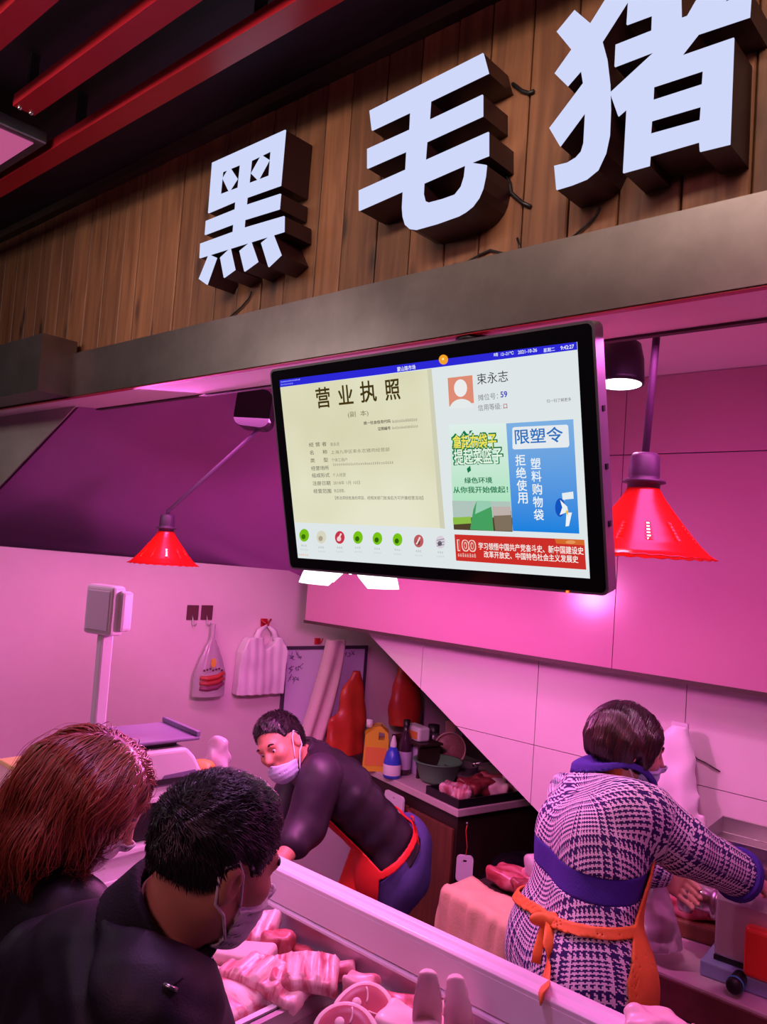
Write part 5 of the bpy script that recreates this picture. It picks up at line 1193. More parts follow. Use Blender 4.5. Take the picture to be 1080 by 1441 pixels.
Bc = Body(); torso(Bc, Jw, .018, k=.06); arms(Bc, Jw, .018, .97, k=.05); Bc.warp(lambda p: .005 * wob(p, 24, 3)); uw = nm(Jw['nk'] - Jw['pel'])
Bc.keep(lambda p: half(p, -Z, Jw['pel'] - Z * .2)); Bc.keep(lambda p: np.minimum(half(p, uw, Jw['nk'] + uw * .02), .075 - np.linalg.norm(np.cross(p - Jw['nk'], uw), axis=1)).astype(np.float32), .01)
sdf_obj('coat', Bc, lo, hi, .009, M['jacket_black'], lady)
Bt = Body(); legs(Bt, Jw, .010); Bt.rc(Jw['hipL'], Jw['hipR'], .115, .115, k=.05); Bt.keep(lambda p: half(p, -Z, np.array([0, 0, .07]))); sdf_obj('trousers', Bt, lo, hi, .012, M['trousers_dark'], lady)
Bh = Body(); Bh.el(Hw.w(-.016, 0, .030), np.array((.108, .090, .097)), Hw.A)
hA, hB, hC = Hw.w(-.07, -.01, -.02), P(38, 1180, D=1.64), P(-30, 1255, D=1.60)
Bh.rc(hA, hB, .088, .078, k=.06); Bh.rc(hB, hC, .078, .062, k=.05)
Bh.rc(Hw.w(.0, -.075, .03), Hw.w(-.01, -.088, -.10), .045, .042, k=.05); Bh.rc(Hw.w(.045, -.070, .02), Hw.w(.035, -.083, -.12), .030, .016, k=.03)
Bh.rc(Hw.w(.0, .075, .03), Hw.w(-.01, .085, -.13), .040, .030, k=.05); Bh.rc(Hw.w(-.01, -.088, -.10), P(75, 1222, D=1.54), .045, .035, k=.04)
Bh.cut(lambda p: d_el(Hw.loc(p), (.108, 0, -.065), (.072, .105, .105)) * Hw.k, .015)
Bh.cut(lambda p: d_el(Hw.loc(p), (.080, -.05, -.125), (.105, .18, .098)) * Hw.k, .015)
Bh.warp(lambda p: .0025 * np.sin(Hw.loc(p)[:, 1] * 70 + 2.0 * np.sin(Hw.loc(p)[:, 2] * 22) + Hw.loc(p)[:, 0] * 40))
hp = sdf_obj('hair', Bh, np.minimum(Hw.c, hC) - .2, np.maximum(Hw.c, hB) + .2, .005, M['hair_brown'], lady, attrs={'tint': lambda v: .3 + .3 * np.sin(v[:, 2] * 60)})
rt = sample_surface(hp, 9000, RNG); ql = Hw.loc(rt.astype(np.float32)); rt = rt[(ql[:, 2] > -.08)][:5200]
hd = nm(hC - hA)
def flow_long(p, i, ph):
    q = Hw.loc(p.astype(np.float32)); part = np.sign(q[:, 1] + .01) * np.clip(q[:, 2] * 14, 0, 1)
    back = np.clip(.25 - q[:, 0] * 7, 0, 1)
    v = np.outer(np.ones(len(p)), -Z * .9) + np.outer(part, Hw.l) * .9 + np.outer(back, hd) * 1.2 - np.outer(np.clip(q[:, 2] * 8, 0, .5), Hw.f)
    return v + np.outer(.35 * np.sin(ph + i * .55), Hw.f) + np.outer(.2 * np.cos(ph * 1.7 + i * .4), Hw.l)
strands('hair_locks', Bh, rt, flow_long, 18, .0135, .0017, M['hair_brown'], lady, (.0, .007), lift=.006)
strands('hair_wisps', Bh, rt[::14], flow_long, 22, .013, .0010, M['hair_brown'], lady, (.006, .016), lift=.02)
face_mask(Hw, lady, M['mask_white'], low=-.002)
eyebrows(Hw, lady, M['hair_black'])

# ---- seller bending down, looking at the camera over his mask
M['vest_black'] = mat('vest_black', (0.020, 0.016, 0.024), 0.45, noise=0.3, scale=8, bump=0.2, bscale=60)
M['sleeve_dark'] = mat('sleeve_dark', (0.026, 0.016, 0.030), 0.5, bump=0.15, bscale=40)
M['jeans'] = mat('jeans', (0.10, 0.10, 0.33), 0.75, noise=0.25, scale=10, bump=0.2, bscale=200)
M['apron_red'] = mat('apron_red', (0.80, 0.030, 0.020), 0.5, noise=0.12, scale=12)
Hs = Head(P(394, 1048, D=2.98), nm(-.86 * F0 - .42 * R0 - .24 * Z), nm(Z - .66 * R0), .90)
Js = dict(nk=P(432, 1071, D=3.074), ch=P(478, 1108, D=3.106), pel=P(553, 1190, D=3.148), shL=P(452, 1092, D=2.926), shR=P(432, 1066, D=3.265))
Js['elL'] = P(432, 1160, D=2.862); Js['wrL'] = P(396, 1212, D=2.714); Js['elR'] = P(402, 1140, D=3.180); Js['wrR'] = P(392, 1206, D=2.989)
fw = -R0; sd = F0 * 1.0; Js['w'] = 1.0; Js['flat'] = .85
stand(Js, fw, sd, kneef=.05)
seller, lo, hi = person_body('seller', Js, Hs, 'man bending behind the counter, blue mask below his nose, red apron and jeans', M['skin'], {'L': (nm(Js['wrL'] - Js['elL']), F0, .8, -1), 'R': (nm(Js['wrR'] - Js['elR']), -F0, .8, 1)}, (Js['pel'][0], Js['pel'][1], 0), .0065)
us = nm(Js['nk'] - Js['pel']); fws = nm(np.cross(us, nm(Js['shR'] - Js['shL'])))
Bv = Body(); torso(Bv, Js, .020, k=.05); Bv.warp(lambda p: .004 * wob(p, 30, 2) + .003 * np.sin(half(p, us, Js['pel']) * 75))
vest_raw = Bv.ops[:]; Bvest = Body(); Bvest.ops = vest_raw[:]
hemp = Js['pel'] - us * .015; Bvest.keep(lambda p: half(p, -us, hemp)); Bvest.keep(lambda p: half(p, us, Js['nk'] + us * .045), .01)
Bcol = lambda p: np.maximum(np.abs(d_rc(p, Js['nk'] - us * .03, Js['nk'] + us * .04, .078, .070)) - .007, np.abs(half(p, us, Js['nk'] + us * .015)) - .035)
Bvest.ops.append((0, Bcol, .008)); sdf_obj('vest', Bvest, lo, hi, .006, M['vest_black'], seller)
Ba = Body(); arms(Ba, Js, .024, .50, k=.06)
for s_ in 'LR': Ba.rc(Js['sh' + s_], Js['el' + s_], .074, .070, k=.03)
Ba.warp(lambda p: .004 * wob(p, 28, 1)); sdf_obj('sleeve', Ba, lo, hi, .006, M['sleeve_dark'], seller)
Bt = Body(); legs(Bt, Js, .020); Bt.rc(Js['hipL'], Js['hipR'], .128, .128, k=.05); Bt.rc(Js['pel'] - fw * .02, Js['pel'] - Z * .1 - fw * .03, .135, .13, k=.05); Bt.warp(lambda p: .005 * wob(p, 26, 7))
Bt.keep(lambda p: half(p, -Z, np.array([0, 0, .07]))); Bt.keep(lambda p: half(p, us, Js['pel'] + us * .03)); sdf_obj('trousers', Bt, lo, hi, .007, M['jeans'], seller)
# apron: front panel on belly and thighs plus a waist tie round the back
Bo = Body(); torso(Bo, Js, .024, k=.05); legs(Bo, Js, .026); Bo.rc(Js['hipL'], Js['hipR'], .134, .134, k=.05); tie_c = Js['pel'] + us * .06
tn = nm(us - fw * .25)
def fapron(p):
    w_ = .003 * wob(p, 26, 7)
    sh = np.abs(Bo(p) - .006 + w_) - .004
    band = slab_region(p, tn, tie_c, .011)
    hh = half(p, us, Js['pel'])
    front = np.maximum(np.maximum(np.where(hh > .06, .086 - half(p, fws, Js['pel']), .050 - half(p, fw, Js['pel'])), hh - .34), half(p, -Z, np.array([0, 0, .45])))
    return np.maximum(sh, np.minimum(band, front)) * .85
sdf_obj('apron', fapron, lo, hi, .005, M['apron_red'], seller)
# hanging flap of the apron in front of the legs, and a tie end at the back
fl0 = P(505, 1185, D=3.03)
def fflap(p):
    q = p - fl0.astype(np.float32); x = q @ R0.astype(np.float32); z = -q[:, 2]; y = q @ F0.astype(np.float32)
    return np.maximum(np.maximum(np.abs(y + .02 * np.sin(x * 40 + z * 8) + .05 * z) - .006, np.abs(x + .13 * z - .01 + .0) - (.03 + .16 * np.clip(z, 0, .25))), np.abs(z - .16) - .19) * .7
sdf_obj('apron_flap', fflap, fl0 - .4, fl0 + .35, .006, M['apron_red'], seller)
kn = on_surface(Bvest, 574, 1138); pts = [kn, P(581, 1150, D=3.02), P(586, 1172, D=3.02), P(590, 1198, D=3.02), P(591, 1222, D=3.02)]; G().tube(pts, .006, 8, flat=F0).obj('apron_tie_end', M['apron_red'], seller)
HLm = ([-.13, -.09, -.05, -.03, -.012, .012, .03, .05, .075, .12], [-.075, -.07, -.05, -.02, .025, .030, .024, .058, .082, .085])
hs_ = short_hair_sdf(Hs, .013, .05, HLm); hp = sdf_obj('hair', hs_, Hs.c - .17, Hs.c + .17, .005, M['hair_black'], seller)
rt = sample_surface(hp, 2200, RNG); ql = Hs.loc(rt.astype(np.float32)); rt = rt[ql[:, 2] > np.interp(ql[:, 0], *HLm) + .012]
strands('hair_locks', hs_, rt, lambda p, i, ph: np.outer(np.ones(len(p)), Hs.f) - np.outer(.5 * np.ones(len(p)), Hs.u) + np.outer(np.sin(ph) * .5, Hs.l), 3, .006, .0013, M['hair_black'], seller, (0, .003), lift=.006)
face_mask(Hs, seller, M['mask'], low=-.028, top=-.020); eyebrows(Hs, seller, M['hair_black'])

# ---- seller in the checked knit with her back to the counter
def tweed(name):
    m = bpy.data.materials.new(name); m.use_nodes = True; nt = m.node_tree; b = nt.nodes['Principled BSDF']
    at = N(nt, 'ShaderNodeAttribute'); at.attribute_name = 'weave'; sx = N(nt, 'ShaderNodeSeparateXYZ'); nt.links.new(at.outputs['Vector'], sx.inputs[0])
    def mth(op, a, b_=None, c_=None):
        n = N(nt, 'ShaderNodeMath', operation=op)
        for i, q in enumerate((a, b_, c_)):
            if q is None: continue
            if isinstance(q, (int, float)): n.inputs[i].default_value = q
            else: nt.links.new(q, n.inputs[i])
        return n.outputs[0]
    TH_ = 0.0030
    I = mth('FLOOR', mth('DIVIDE', sx.outputs['X'], TH_)); Jv = mth('FLOOR', mth('DIVIDE', sx.outputs['Y'], TH_))
    def colr(k):
        blk = mth('LESS_THAN', mth('FLOORED_MODULO', k, 40), 20)
        a = mth('LESS_THAN', mth('FLOORED_MODULO', k, 8), 3); c_ = mth('LESS_THAN', mth('FLOORED_MODULO', k, 4), 2)
        return mth('ADD', mth('MULTIPLY', blk, a), mth('MULTIPLY', mth('SUBTRACT', 1, blk), c_))
    tw_ = mth('LESS_THAN', mth('FLOORED_MODULO', mth('ADD', I, Jv), 4), 2)
    c = mth('ADD', mth('MULTIPLY', tw_, colr(I)), mth('MULTIPLY', mth('SUBTRACT', 1, tw_), colr(Jv)))
    mx = N(nt, 'ShaderNodeMix', data_type='RGBA'); nt.links.new(c, mx.inputs['Factor']); mx.inputs['A'].default_value = (0.024, 0.010, 0.115, 1); mx.inputs['B'].default_value = (0.76, 0.70, 0.76, 1)
    nt.links.new(mx.outputs['Result'], b.inputs['Base Color']); b.inputs['Roughness'].default_value = 0.9
    ns = N(nt, 'ShaderNodeTexNoise'); ns.inputs['Scale'].default_value = 260; bp = N(nt, 'ShaderNodeBump'); bp.inputs['Strength'].default_value = .4; bp.inputs['Distance'].default_value = .003
    tc = N(nt, 'ShaderNodeTexCoord'); nt.links.new(tc.outputs['Object'], ns.inputs[0]); nt.links.new(ns.outputs['Fac'], bp.inputs['Height']); nt.links.new(bp.outputs[0], b.inputs['Normal'])
    return m
M['tweed'] = tweed('tweed')
M['navy_knit'] = mat('navy_knit', (0.045, 0.022, 0.26), 0.9, bump=0.3, bscale=220)
M['apron_orange'] = mat('apron_orange', (0.88, 0.22, 0.035), 0.6, noise=0.15, scale=14, bump=0.1, bscale=200)
Hq = Head(P(884, 1050, D=2.24), nm(1.0 * R0 - .02 * F0 - .22 * Z), nm(Z + .05 * R0), .93)
Jq = dict(nk=P(852, 1098, D=2.25), pel=P(812, 1318, D=2.11), shR=P(893, 1136, D=2.10), shL=P(815, 1122, D=2.42))
Jq['ch'] = P(832, 1178, D=2.19); Jq['w'] = .98; Jq['flat'] = .88
Jq['elR'] = P(958, 1188, D=2.12); Jq['wrR'] = P(1046, 1234, D=2.22); Jq['elL'] = P(880, 1200, D=2.50); Jq['wrL'] = P(922, 1222, D=2.46)
sd = nm(Jq['shR'] - Jq['shL']); sd[2] = 0; sd = nm(sd); fw = nm(np.cross(Z, sd)); stand(Jq, fw, sd, kneef=.02)
wom, lo, hi = person_body('woman', Jq, Hq, 'woman seller with a dark bob in checked knit and orange apron, back turned', M['skin_fair'], {'R': (nm(_R * .75 - Z * .35 + F0 * .3), -Z, .75, -1), 'L': (nm(_R * .8 - Z * .5), -F0, .9, 1)}, (Jq['pel'][0], Jq['pel'][1], 0), .0065)
uq = nm(Jq['nk'] - Jq['pel'])
Bq = Body(); torso(Bq, Jq, .020, k=.06, belly=1.04); Bq.rc(Jq['hipL'] - Z * .02, Jq['hipR'] - Z * .02, .132, .132, k=.07, flat=(fw, .92))
for s_ in 'LR': Bq.rc(Jq['hip' + s_], Jq['kn' + s_], .125, .115, k=.08)
core = Body(); core.ops = Bq.ops[:]
arms(Bq, Jq, .026, .93, k=.05, am=1.08)
Bq.warp(lambda p: .003 * wob(p, 26, 5))
aR, bR, cR = Jq['shR'], Jq['elR'], Jq['wrR']; aL, bL, cL = Jq['shL'], Jq['elL'], Jq['wrL']
def weave(v):
    v = np.asarray(v); out = np.zeros((len(v), 3))
    dt = core(v.astype(np.float32)); best = dt - .01
    ax = uq; q = v - Jq['pel']; h_ = q @ ax; ang = np.arctan2(q @ sd, -(q @ fw)); out[:, 0] = ang * .165; out[:, 1] = h_ - np.linalg.norm(q - np.outer(h_, ax), axis=1)
    for (a, b) in ((aR, bR), (bR, cR), (aL, bL), (bL, cL)):
        d = d_rc(v.astype(np.float32), a, b, .07, .06); t_ = nm(b - a); s1 = nm(np.cross(t_, F0)); s2 = np.cross(t_, s1); qq = v - a; m = d < best
        an = np.arctan2(qq @ s1, -(qq @ s2)); l0 = 0 if (a is aR or a is aL) else np.linalg.norm(bR - aR)
        out[m, 0] = an[m] * .066; out[m, 1] = (qq @ t_)[m] + l0; best = np.where(m, d, best)
    return out
wb = P(822, 1240, D=2.02)
def arm_zone(p):
    r = np.full(len(p), 9.0, np.float32)
    for (a, b) in ((aR, bR), (bR, cR), (aL, bL), (bL, cL)): r = np.minimum(r, d_rc(p, a + (b - a) * .3, b, .082, .085))
    return r
wt = float(on_surface(core, 822, 1230)[2]); wbm = float(on_surface(core, 820, 1268)[2])
Bs = Body(); Bs.ops = Bq.ops[:]; Bs.keep(lambda p: np.minimum(half(p, -Z, np.array([0, 0, wt])), arm_zone(p))); Bs.keep(lambda p: half(p, uq, Jq['nk'] + uq * .005), .01)
sdf_obj('knit_top', Bs, lo, hi, .0065, M['tweed'], wom, attrs={'weave': weave})
Bb = Body(); Bb.ops = core.ops[:]; Bb.warp(lambda p: np.full(len(p), .001, np.float32)); Bb.keep(lambda p: np.abs(p[:, 2] - (wt + wbm) / 2) - (wt - wbm) / 2 - .004); sdf_obj('waistband', Bb, lo, hi, .006, M['navy_knit'], wom)
Bk = Body(); Bk.ops = core.ops[:]; Bk.warp(lambda p: .004 * wob(p, 24, 5)); Bk.keep(lambda p: np.maximum(p[:, 2] - wbm, .50 - p[:, 2])); sdf_obj('skirt', Bk, lo, hi, .0065, M['tweed'], wom, attrs={'weave': weave})
# navy collar and cuff
cn = Jq['nk'] - uq * .004 + R0 * .025
def fcollar(p):
    sh = np.abs(Bq(p) - .007) - .007; q = p - cn.astype(np.float32); h_ = q @ uq.astype(np.float32); r = np.linalg.norm(q - np.outer(h_, uq.astype(np.float32)), axis=1)
    flap = np.maximum(sh, r - .122); ring = np.maximum(np.abs(d_rc(p, cn - uq * .02, cn + uq * .03, .082, .070)) - .008, np.abs(h_ - .012) - .028)
    return np.maximum(np.minimum(flap, ring), -h_ - .09) * .85
sdf_obj('collar', fcollar, cn - .2, cn + .2, .005, M['navy_knit'], wom)
dv = nm(cR - bR); cu = bR + (cR - bR) * .93
sdf_obj('cuff', lambda p: np.maximum(np.abs(d_rc(p, bR, cR, .071, .058) - .006) - .007, np.abs(half(p, dv, cu)) - .012), cu - .12, cu + .12, .004, M['navy_knit'], wom)
# orange apron: neck strap, waist tie, front panel wrapping to the right side
ap = Body(); ap.ops = core.ops[:]
tz_ = 1.075
tie_b = on_surface(ap, 776, 1292); tie_n = nm(np.cross(on_surface(ap, 866, 1312) - tie_b, fw)); tie_n = tie_n * np.sign(tie_n[2])
def faprq(p):
    sh = np.abs(ap(p) - .008 + .002 * wob(p, 30, 5)) - .0035
    tie = np.abs(half(p, tie_n, tie_b)) - .0125
    side = half(p, sd, Jq['pel']); fr = half(p, fw, Jq['pel']); z = p[:, 2]
    lim = .012 + np.clip((z - tz_ - .02) * .62, 0, .25) + .2 * (side < 0)
    panel = np.maximum(np.maximum(lim - fr, z - 1.40), .55 - z)
    return np.maximum(sh, np.minimum(tie, panel)) * .85
sdf_obj('apron', faprq, lo, hi, .005, M['apron_orange'], wom)
nk2 = Hq.w(-.015, 0, -.085)
sdf_obj('neck_strap', lambda p: np.maximum(np.abs(d_rc(p, Jq['nk'], Hq.w(-.018, 0, -.055), .066, .058) - .004) - .004, np.abs(half(p, nm(Z * .85 - fw * .35), Jq['nk'] + uq * .055)) - .012), nk2 - .16, nk2 + .16, .004, M['apron_orange'], wom)
kq = on_surface(ap, 776, 1292) - _F * .012
g = Body(); g.el(kq, (.022, .022, .02)); g.el(kq - _R * .030 + _U * .004, np.array((.028, .012, .017)), np.stack([_R, _F, _U], 1), k=.01); g.el(kq + _R * .016 - _U * .03, (.016, .014, .03), k=.012)
sdf_obj('apron_knot', g, kq - .1, kq + .1, .004, M['apron_orange'], wom)
for j, ys in enumerate((((776, 1296), (772, 1330), (770, 1365), (766, 1392), (763, 1406)), ((772, 1296), (764, 1318), (758, 1340), (756, 1356)))):
    pts = []
    for k, (x, y) in enumerate(ys):
        dd_ = float(np.dot(on_surface(Bk, x, min(y, 1372)) - CAM, _F)) - .014; pts.append(P(x, y, Zh=1.153) if y > 1375 else P(x, y, D=dd_))
    G().tube(pts, .015, 10, flat=_F).obj('apron_tie_end', M['apron_orange'], wom)
# bob
Bb_ = Body(); Bb_.el((-.016, 0, .034), (.106, .084, .094)); Bb_.rc((-.05, 0, .0), (-.050, 0, -.055), .074, .060, k=.04)
for y in (-1, 1): Bb_.rc((-.015, .062 * y, .02), (-.03, .060 * y, -.06), .036, .024, k=.03)
for y in (-1, 1): Bb_.rc((.04, .07 * y, .05), (.035, .074 * y, -.028), .022, .012, k=.03)
Bb_.cut(lambda q: d_el(q, (.105, 0, -.060), (.085, .12, .105)), .012)
Bb_.cut(lambda q: d_el(q, (.012, -.098, -.045), (.022, .03, .045)), .01)
Bb_.keep(lambda q: -.046 - q[:, 2], .012); Bb_.warp(lambda q: .0022 * np.sin(q[:, 1] * 170 + 5 * np.sin(q[:, 2] * 20) + q[:, 0] * 140))
fb = lambda p: Bb_(Hq.loc(p)) * Hq.k
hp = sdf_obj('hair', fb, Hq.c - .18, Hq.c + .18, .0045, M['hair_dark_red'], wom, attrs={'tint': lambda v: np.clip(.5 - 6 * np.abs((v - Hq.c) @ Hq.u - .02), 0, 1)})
rt = sample_surface(hp, 4200, RNG); ql = Hq.loc(rt.astype(np.float32)); rt = rt[ql[:, 2] > -.03]
def flow_bob(p, i, ph):
    q = Hq.loc(p.astype(np.float32)); return np.outer(-np.ones(len(p)), Hq.u) + np.outer(np.sign(q[:, 1]) * np.clip(q[:, 2] * 9, 0, 1), Hq.l) - np.outer(np.clip(q[:, 2] * 9, 0, .8), Hq.f) * .5 + np.outer(.12 * np.sin(ph), Hq.f)
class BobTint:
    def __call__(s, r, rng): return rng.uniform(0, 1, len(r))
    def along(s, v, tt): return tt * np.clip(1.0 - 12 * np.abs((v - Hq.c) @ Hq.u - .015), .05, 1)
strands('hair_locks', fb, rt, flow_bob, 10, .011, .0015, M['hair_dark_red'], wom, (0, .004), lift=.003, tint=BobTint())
face_mask(Hq, wom, M['mask'], low=-.004); eyebrows(Hq, wom, M['hair_black'])
# ------------------------------------------------------------------ cupboard in the recess under the stairs
def obox(g, c, e1, e2, a0, a1, b0, b1, z0, z1):
    c = np.array([c[0], c[1], 0]); p = [c + e1 * a + e2 * b + Z * z for z in (z0, z1) for a, b in ((a0, b0), (a1, b0), (a1, b1), (a0, b1))]
    return g.add(p, [(0, 3, 2, 1), (4, 5, 6, 7), (0, 1, 5, 4), (1, 2, 6, 5), (2, 3, 7, 6), (3, 0, 4, 7)])
KC = P(645, 1140, Zh=.9); E1 = nm((P(550, 1095, Zh=.9) - KC) * np.array([1, 1, 0])); E2 = np.array([E1[1], -E1[0], 0]); E2 = E2 if E2[1] > 0 else -E2
M['counter_pink'] = mat('counter_pink', (0.62, 0.50, 0.50), 0.4, noise=0.1, scale=8)
M['dark_wood'] = mat('dark_wood', (0.035, 0.015, 0.012), 0.5, noise=0.3, scale=6)
cup = thing('cupboard', 'brown wooden cupboard with a pale worktop under the stairs', 'cupboard', (KC[0], KC[1], 0))
obox(G(), KC, E1, E2, 0, .80, 0, .72, .865, .90).obj('worktop', M['counter_pink'], cup, bevel=.004)
obox(G(), KC, E1, E2, .02, .78, .02, .70, .0, .865).obj('carcass', M['dark_wood'], cup)
for a0, a1 in ((.035, .375), (.395, .765)):
    d_ = obox(G(), KC, E1, E2, a0, a1, .002, .019, .06, .80).obj('door', M['wood_cabinet'], cup, bevel=.003)
    q = KC + E1 * (a1 - .03 if a0 < .1 else a0 + .03); G().ball((q[0] - E2[0] * .008, q[1] - E2[1] * .008, .62), .013, 8).obj('knob', M['dark_wood'], d_)
def on_cup(px, py, z=.9): q = P(px, py, Zh=.9); return np.array([q[0], q[1], z])
def lathe_at(prof, c, m, parent, name, n=28): return G().lathe(prof, n, c).obj(name, m, parent)
M['yellow_plastic'] = mat('yellow_plastic', (0.80, 0.50, 0.04), 0.35); M['blue_plastic'] = mat('blue_plastic', (0.04, 0.08, 0.62), 0.3); 
M['label_orange'] = mat('label_orange', (0.80, 0.25, 0.06), 0.5); M['dark_glass'] = mat('dark_glass', (0.05, 0.02, 0.04), 0.15); M['lilac_plastic'] = mat('lilac_plastic', (0.50, 0.42, 0.62), 0.4); M['green_plastic'] = mat('green_plastic', (0.10, 0.24, 0.13), 0.4)
c = on_cup(527, 1082)
t = thing('oil_jug', 'yellow oil jug with a handle hole behind the bending man', 'jug', c); u = nm(R0)
Mj = frame(c, u, nm(np.cross(Z, u)), Z)
g = G(); sec = [(-.062, 0), (.062, 0), (.066, .02), (.066, .16), (.060, .205), (.02, .235), (-.01, .235), (-.062, .19), (-.066, .02)]
g.prism([sec, [(.012, .165), (.045, .165), (.042, .20), (.012, .205)]], (0, -.045, 0), (1, 0, 0), (0, 0, 1), (0, .09, 0)); g.v = [tuple(Mj @ Vector(q)) for q in g.v]; g.obj('body', M['yellow_plastic'], t, bevel=.008, seg=3)
G().box((-.055, -.0475, .03), (.058, -.0445, .125), Mj).obj('label', M['label_orange'], t)
G().lathe([(0, .262), (.018, .262), (.018, .222), (0, .222)], 16, (-.042, 0, 0), M=Mj).obj('cap', M['label_white'], t)
c = on_cup(551, 1094)
t = thing('detergent_bottle', 'blue bottle with a white label and pointed cap behind the bending man', 'bottle', c)
lathe_at([(0, 0), (.040, 0), (.046, .01), (.046, .085), (.034, .13), (.016, .16), (0, .165)], c, M['blue_plastic'], t, 'body'); lathe_at([(.0465, .018), (.047, .02), (.047, .07), (.0465, .072)], c, M['label_white'], t, 'label'); lathe_at([(.017, .155), (.017, .175), (.006, .215), (0, .215)], c, M['label_white'], t, 'cap')
c = on_cup(568, 1089)
t = thing('sauce_bottle', 'tall dark bottle with a dark cap, left of the lilac canister', 'bottle', c)
lathe_at([(0, 0), (.034, 0), (.037, .01), (.037, .15), (.030, .19), (.016, .225), (.015, .27), (0, .27)], c, M['dark_glass'], t, 'body'); lathe_at([(.018, .25), (.018, .285), (0, .287)], c, M['black'], t, 'cap'); lathe_at([(.0375, .03), (.038, .032), (.038, .12), (.0375, .122)], c, M['lilac_plastic'], t, 'label')
c = on_cup(589, 1088)
t = thing('canister', 'lilac canister with a narrow top between dark bottle and green basin', 'can', c)
lathe_at([(0, 0), (.040, 0), (.043, .006), (.043, .17), (.034, .19), (.02, .195), (.02, .225), (0, .23)], c, M['lilac_plastic'], t, 'body'); lathe_at([(.022, .195), (.022, .23), (.012, .245), (0, .245)], c, M['label_white'], t, 'cap')
for k, (px, py, lb, m_, hh) in enumerate(((575, 1080, 'reddish jar at the back of the worktop, left of the packet', 'dark_glass', .20), (607, 1082, 'dim grey spray can at the back, right of the lilac canister', 'steel_dark', .24))):
    c = on_cup(px, py); t = thing('jar', lb, 'jar', c); lathe_at([(0, 0), (.038, 0), (.04, .01), (.04, hh * .75), (.03, hh * .85), (0, hh * .86)], c, M[m_], t, 'body'); lathe_at([(.032, hh * .84), (.032, hh), (0, hh)], c, M['red_gloss' if k == 0 else 'black'], t, 'lid')
# wall shelf carrying a packet
c = P(588, 1040, D=4.30); t = thing('wall_bracket_shelf', 'small dark shelf above the bottles carrying a pale packet', 'shelf', c)
obox(G(), c, E1, E2, -.12, .14, -.07, .08, c[2] - .012, c[2]).obj('board', M['dark_wood'], t); obox(G(), c, E1, E2, -.10, -.085, -.06, .08, .9, c[2] - .012).obj('leg', M['dark_wood'], t); obox(G(), c, E1, E2, .10, .115, -.06, .08, .9, c[2] - .012).obj('leg', M['dark_wood'], t)
t = thing('packet', 'pale printed packet on the small shelf above the bottles', 'packet', c); obox(G(), c, E1, E2, -.07, .07, -.045, .03, c[2], c[2] + .075).obj('body', M['label_white'], t, bevel=.012)
obox(G(), c, E1, E2, -.055, .05, -.0462, -.0448, c[2] + .012, c[2] + .05).obj('print', M['label_orange'], t)
# green basin on dark stand, round sieve behind, pan handle
c = on_cup(615, 1100)
t = thing('basin', 'green plastic basin on the worktop under the stairs', 'basin', c)
sh_ = G().lathe([(0, .008), (.085, .008), (.092, .02), (.122, .105), (.132, .108), (.132, .112), (.116, .112), (.088, .016), (0, .014)], 40, c); sh_.obj('bowl', M['green_plastic'], t); lathe_at([(0, 0), (.07, 0), (.07, .009), (0, .009)], c, M['green_plastic'], t, 'foot')
c = P(633, 1054, D=4.36); t = thing('round_sieve', 'round pinkish sieve propped upright behind the green basin', 'sieve', (c[0], c[1], c[2] - .10))
Ms = frame(c, nm(R0 + .15 * F0), nm(Z + .1 * F0), -F0)
G().lathe([(.085, -.012), (.092, -.012), (.092, .012), (.085, .012), (.085, -.012)], 40, M=Ms).obj('rim', mat('sieve_rim', (0.62, 0.36, 0.36), 0.4), t)
G().lathe([(0, -.02), (.05, -.015), (.086, 0), (.086, .003), (0, -.017)], 40, M=Ms).obj('mesh', mat('sieve_mesh', (0.46, 0.20, 0.20), 0.5, noise=.4, scale=120), t)
for s_ in (-1, 1): G().tube([np.array(Ms @ Vector((s_ * .045, -.088, 0))), np.array(Ms @ Vector((s_ * .05, -.15, .0)))], .006, 8).obj('leg', M['steel'], t)
G().box((-.03, .09, -.006), (.03, .15, .006), Ms).obj('handle', mat('sieve_handle', (0.40, 0.20, 0.20), 0.5), t, bevel=.004)
a = on_cup(634, 1092, .955); b = on_cup(672, 1082, 1.0)
t = thing('saucepan', 'dark saucepan with a long handle right of the green basin', 'pan', on_cup(648, 1094))
cp = on_cup(648, 1094); G().lathe([(0, .004), (.08, .004), (.09, .07), (.094, .07), (.086, 0), (0, 0)], 30, cp).obj('pan_body', M['steel_dark'], t); G().tube([cp + Z * .06 + E2 * .08, cp + Z * .075 + E2 * .16 - E1 * .02, cp + Z * .08 + E2 * .26 - E1 * .04], .010, 8).obj('handle', M['steel'], t)
